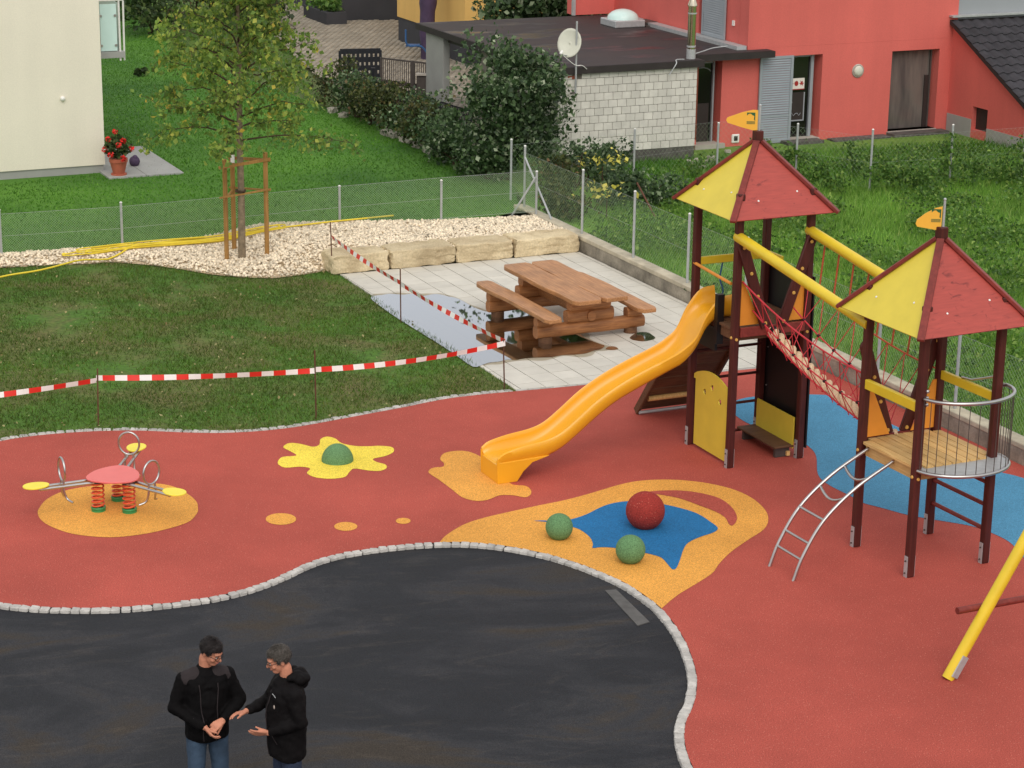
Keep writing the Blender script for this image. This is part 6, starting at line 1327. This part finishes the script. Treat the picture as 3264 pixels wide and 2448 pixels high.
def person(name, at, yaw, label, P, hair, jacket, jeans, head_yaw, head_tilt, hood, hairline):
    t = thing(name, at, label, 'person', None, yaw); b = MB(); H = P
    # body: legs, torso, arms, neck, head
    for s in (-1, 1):
        hip, knee, ank = Vector((s * .095, .0, .93)), Vector((s * .11, -.01 + P['kn'] * s, .50)), Vector((s * .12, .03, .09))
        b.cap(hip, knee, .082, .055); b.cap(knee, ank, .054, .036); b.cap(ank + Vector((0, .03, -.045)), ank + Vector((s * .02, -.15, -.055)), .04, .034)
    b.cap((0, 0, .95), (0, .01, 1.15), .135, .135, 14); b.cap((0, .01, 1.15), (0, .01, 1.34), .13, .13, 14); b.cap((-.11, 0, 1.36), (.11, 0, 1.36), .08, .08)
    nk = Vector((0, .005, 1.46)); b.cap(nk - Vector((0, 0, .05)), nk + Vector((0, -.02, .10)), .062, .056)
    for s, key in ((-1, 'ra'), (1, 'la')):
        sh_, el, wr = [Vector(q) for q in P[key]]; b.cap(sh_, el, .056, .042); b.cap(el, wr, .042, .027); f_, n_, sd_, cu, th = P[key + 'h']; hand(b, wr, f_, n_, sd_, cu, .06, th)
    HR = Matrix.Rotation(head_yaw, 3, 'Z') @ Matrix.Rotation(head_tilt, 3, 'X'); hc = Vector((0, -.025, 1.655)); base = nk + Vector((0, -.01, .07))
    def hp(x, y, z): return base + HR @ (Vector((x, y, z + 1.655)) + Vector((0, -.025, 0)) - base)
    def hell(c, r, seg=20, rings=12): b.ell(hp(*c), r, seg, rings, R=HR)
    hell((0, .012, .03), (.076, .096, .088)); hell((0, -.030, -.03), (.062, .068, .085)); hell((0, -.055, -.085), (.042, .040, .032)); hell((0, -.078, .028), (.05, .022, .018))
    b.cap(hp(0, -.092, .015), hp(0, -.118, -.022), .009, .0135, 10); hell((.0, -.104, -.030), (.017, .011, .009))
    for s in (-1, 1):
        hell((s * .077, .012, -.012), (.010, .019, .032), 12, 8); hell((s * .045, -.068, -.03), (.022, .022, .02), 12, 8)
    hell((0, -.094, -.058), (.024, .011, .008), 12, 8)
    me = remeshed(b, .0048, 3, 'body'); me.materials.append(MT['skin']); o = link('body', me, t)
    for s in (-1, 1):
        m = MB(); m.ell(hp(s * .03, -.089, .004), (.0125, .0085, .0075), 12, 8, R=HR); e = m.build('eye', MT['eye'], o, 80)
        m = MB(); m.ell(hp(s * .03, -.0955, .004), (.0058, .0035, .0058), 10, 6, R=HR); m.build('iris', MT['shoe'], e, 80)
        m = MB(); m.tube([hp(s * .012, -.1, .022), hp(s * .03, -.099, .027), hp(s * .05, -.086, .021)], [.003, .0042, .003], 6); m.build('eyebrow', MT[hair], o, 80)
    m = MB(); m.ell(hp(0, -.1, -.058), (.021, .0085, .0058), 12, 8, R=HR); m.build('lips', MT['lips'], o, 80)
    # glasses
    m = MB()
    for s in (-1, 1):
        m.tube([hp(s * .033 + .024 * math.cos(a), -.112 + .012 * abs(math.cos(a)) * (1 if s * math.cos(a) > 0 else -.1), .002 + .017 * math.sin(a)) for a in np.linspace(0, 6.283, 17)[:-1]], .0022, 5, True)
        m.tube([hp(s * .057, -.1, .006), hp(s * .08, -.05, .008), hp(s * .083, .01, .006)], .0026, 5)
    m.tube([hp(-.01, -.113, .006), hp(.01, -.113, .006)], .0024, 5); m.build('glasses', MT['shoe'], o, 80)
    # hair: shell over the skull cut along a hairline, with a rough surface
    from mathutils import noise as mn
    hb = MB(); sg, rg = 40, 26
    vs = []; keep = []
    for i in range(rg + 1):
        th_ = -math.pi / 2 * .62 + (math.pi * .81) * i / rg
        for k in range(sg):
            a = 2 * math.pi * k / sg; d = Vector((math.cos(th_) * math.cos(a), math.cos(th_) * math.sin(a), math.sin(th_))); q = Vector((d.x * .0865, d.y * .106 + .014, d.z * .098 + .032))
            q += d * (.010 * mn.noise(q * 28) + .006 * mn.noise(q * 70)) + Vector((0, 0, .004)); vs.append(q)
    fs = []
    for i in range(rg):
        for k in range(sg):
            f = (i * sg + k, i * sg + (k + 1) % sg, (i + 1) * sg + (k + 1) % sg, (i + 1) * sg + k); c = sum((vs[j] for j in f), Vector()) / 4
            lim = hairline(c);
            if c.z > lim: fs.append(f)
    fs.append(tuple(rg * sg + k for k in range(sg)))
    hb.add([hp(*v) for v in vs], fs); h_ = hb.build('hair', MT[hair], o, 60); h_.modifiers.new('s', 'SOLIDIFY').thickness = .012
    ce = [sum((vs[j] for j in f), Vector()) / len(f) for f in fs]; V_, F_ = [], []
    for k in range(3600):
        c = random.choice(ce) + Vector((random.gauss(0, .004), random.gauss(0, .004), random.gauss(0, .004))); d = (c - Vector((0, .014, .03))).normalized(); tg = Vector((random.gauss(0, .5), random.gauss(-.3, .6), random.gauss(-.5, .5))); tg = (tg - d * d.dot(tg)); e = c + d * random.uniform(.004, .010) + tg.normalized() * random.uniform(.012, .024); sd_ = d.cross(tg).normalized() * .0016
        V_ += [tuple(hp(*(c + sd_))), tuple(hp(*(c - sd_))), tuple(hp(*e))]; F_.append((3 * k, 3 * k + 1, 3 * k + 2))
    stuff(link('hair_strands', arr_mesh('hair_strands', V_, F_, MT[hair]), h_))
    # clothes
    def cloth(nm, mb, mat, vox, disp, par=t, sm=4, amp_s=9.0):
        me = remeshed(mb, vox, sm, nm); n = len(me.vertices); a = np.empty(n * 3); me.vertices.foreach_get('co', a); a = a.reshape(-1, 3); nr = np.empty(n * 3); me.vertices.foreach_get('normal', nr); nr = nr.reshape(-1, 3)
        k = np.array([mn.noise(Vector((p[0] * amp_s, p[1] * amp_s, p[2] * amp_s * .8 + p[0] * 4))) + .5 * mn.noise(Vector((p[0] * 22, p[1] * 22, p[2] * 20))) for p in a])
        a += nr * (k * disp)[:, None]; me.vertices.foreach_set('co', a.ravel()); me.update(); me.materials.append(MT[mat]); return link(nm, me, par)
    j = MB(); hem = P['hem']
    j.cap((-.055, .0, hem + .03), (-.05, .0, 1.30), .150, .158, 16); j.cap((.055, .0, hem + .03), (.05, .0, 1.30), .150, .158, 16); j.cap((-.115, .0, 1.355), (.115, .0, 1.355), .105, .105, 14); j.cap((0, -.01, 1.33), (0, -.01, 1.37), .15, .12, 16); j.cap((0, -.02, hem + .04), (0, -.03, 1.2), .165, .16, 16)
    j.cap((0, .0, 1.38), (0, .0, 1.435), .125, .085, 14)
    for key in ('ra', 'la'):
        sh_, el, wr = [Vector(q) for q in P[key]]; d = (wr - el).normalized(); j.cap(sh_, el, .078, .064, 14); j.cap(el, wr - d * .045, .064, .048, 14)
    jk = cloth('jacket', j, jacket, .011, .013, t, 3, 7.5)
    n = len(jk.data.vertices); a = np.empty(n * 3); jk.data.vertices.foreach_get('co', a); a = a.reshape(-1, 3); lowz = hem + .012 * np.sin(a[:, 0] * 22); a[:, 2] = np.maximum(a[:, 2], lowz); jk.data.vertices.foreach_set('co', a.ravel()); jk.data.update()
    from mathutils.bvhtree import BVHTree
    bv = BVHTree.FromPolygons([v.co.copy() for v in jk.data.vertices], [tuple(p.vertices) for p in jk.data.polygons])
    def front(x, z, off=.003):
        h = bv.ray_cast(Vector((x, -1, z)), Vector((0, 1, 0)))[0]; return Vector((x, (h.y if h else -.15) - off, z))
    m = MB()
    for xs in ((-1, 1) if not hood else (0,)):
        m.tube([front(xs * (.085 - .03 * k / 12) + .004 * math.sin(k), 1.36 - (1.36 - hem - .02) * k / 12) for k in range(13)], .0055, 5)
    m.build('zip', MT['jacket_shoulder'], jk, 80)
    m = MB(); m.tube([front(-.12, hem + .16), front(-.15, hem + .27)], .004, 4); m.tube([front(.12, hem + .16), front(.15, hem + .27)], .004, 4); m.build('pocket_seam', MT['jacket_shoulder'], jk, 80)
    if hood:
        m = MB(); m.cap((-.10, .085, 1.47), (.10, .085, 1.47), .055, .055); m.cap((-.075, .15, 1.46), (.075, .15, 1.46), .05, .05); m.cap((0, .13, 1.40), (0, .12, 1.47), .07, .07); m.cap((-.085, .0, 1.485), (-.06, .09, 1.50), .035, .04); m.cap((.085, .0, 1.485), (.06, .09, 1.50), .035, .04)
        cloth('hood', m, jacket, .01, .008, jk); m = MB(); m.ell(front(.095, 1.235, 0), (.016, .007, .02), 12, 8); m.build('badge', MT['eye'], jk, 80)
        m = MB(); m.tube([front(.05, 1.345), front(.08, 1.34), front(.11, 1.33)], .004, 5); m.build('collar_flap', MT['galv'], jk, 80)
    else:
        m = MB()
        for s in (-1, 1): m.cap((s * .09, -.012, 1.395), (s * .165, .0, 1.365), .088, .086, 14)
        cloth('shoulder_panel', m, 'jacket_shoulder', .009, .004, jk)
        m = MB(); m.tube([(.06 * math.cos(a) * 1.25, -.01 + .068 * math.sin(a), 1.452 - .034 * (1 - math.sin(a)) / 2) for a in np.linspace(0, 6.283, 22)[:-1]], .014, 7, True); m.build('collar', MT['jacket_black'], jk, 80)
    q = MB()
    for s in (-1, 1):
        hip, knee, ank = Vector((s * .092, .0, .93)), Vector((s * .11, -.012 + P['kn'] * s, .50)), Vector((s * .12, .03, .12)); q.cap(hip, knee, .108, .08, 14); q.cap(knee, ank, .08, .072, 14)
    q.cap((-.05, .01, .96), (.05, .01, .96), .125, .125, 14); cloth('jeans', q, jeans, .012, .007)
    for s in (-1, 1):
        m = MB(); m.cap((s * .12, .06, .045), (s * .14, -.13, .04), .045, .042); me = remeshed(m, .01, 2, 'shoe'); me.materials.append(MT['shoe']); link('shoe', me, t)
    return t
HA, HB = G(440, 1362, 1.80), G(613, 1394, 1.745)
pa = dict(ra=((-.19, .01, 1.365), (-.285, -.02, 1.115), (-.055, -.235, .985)), la=((.19, .01, 1.365), (.30, -.03, 1.13), (.10, -.245, 1.04)), kn=.02, hem=.80,
          rah=((.45, -.45, -.6), (.6, .3, .6), (.6, -.6, .5), (.35, .5, .4), (.5, .4)), lah=((-.85, -.35, -.35), (-.2, .5, -.8), (-.1, -.7, .6), (.5, .75, .5), (.5, .5)))
person('person', (HA.x, HA.y + .03, -.03), math.radians(18), 'dark haired man with glasses in a black jacket and blue jeans, hands together', pa, 'hair_dark', 'jacket_black', 'denim', math.radians(42), math.radians(25), False,
       lambda c: (.052 if c.y < -.05 else (.02 if c.y < -.03 else (-.012 if c.y < .03 else -.055))))
pb_ = dict(ra=((-.19, .01, 1.365), (-.25, -.10, 1.15), (-.13, -.345, 1.13)), la=((.19, .01, 1.365), (.245, .05, 1.12), (.10, -.21, 1.0)), kn=.02, hem=.72,
           rah=((.12, -1, -.02), (.35, .05, -.9), (1, .1, .35), (.25, .3, .25), (.45, .3)), lah=((-.12, -1, .06), (-.75, .1, .65), (-.3, -.1, .9), (.12, .18, .12), (.35, .25)))
person('person', (HB.x + .02, HB.y + .02, -.03), math.radians(-68), 'grey haired man with glasses in a dark hooded jacket, gesturing with both hands', pb_, 'hair_grey', 'jacket_brown', 'denim_dark', math.radians(-6), math.radians(20), True,
       lambda c: (.062 if c.y < -.05 else (.03 if c.y < -.028 else (-.018 if c.y < .03 else -.06))))
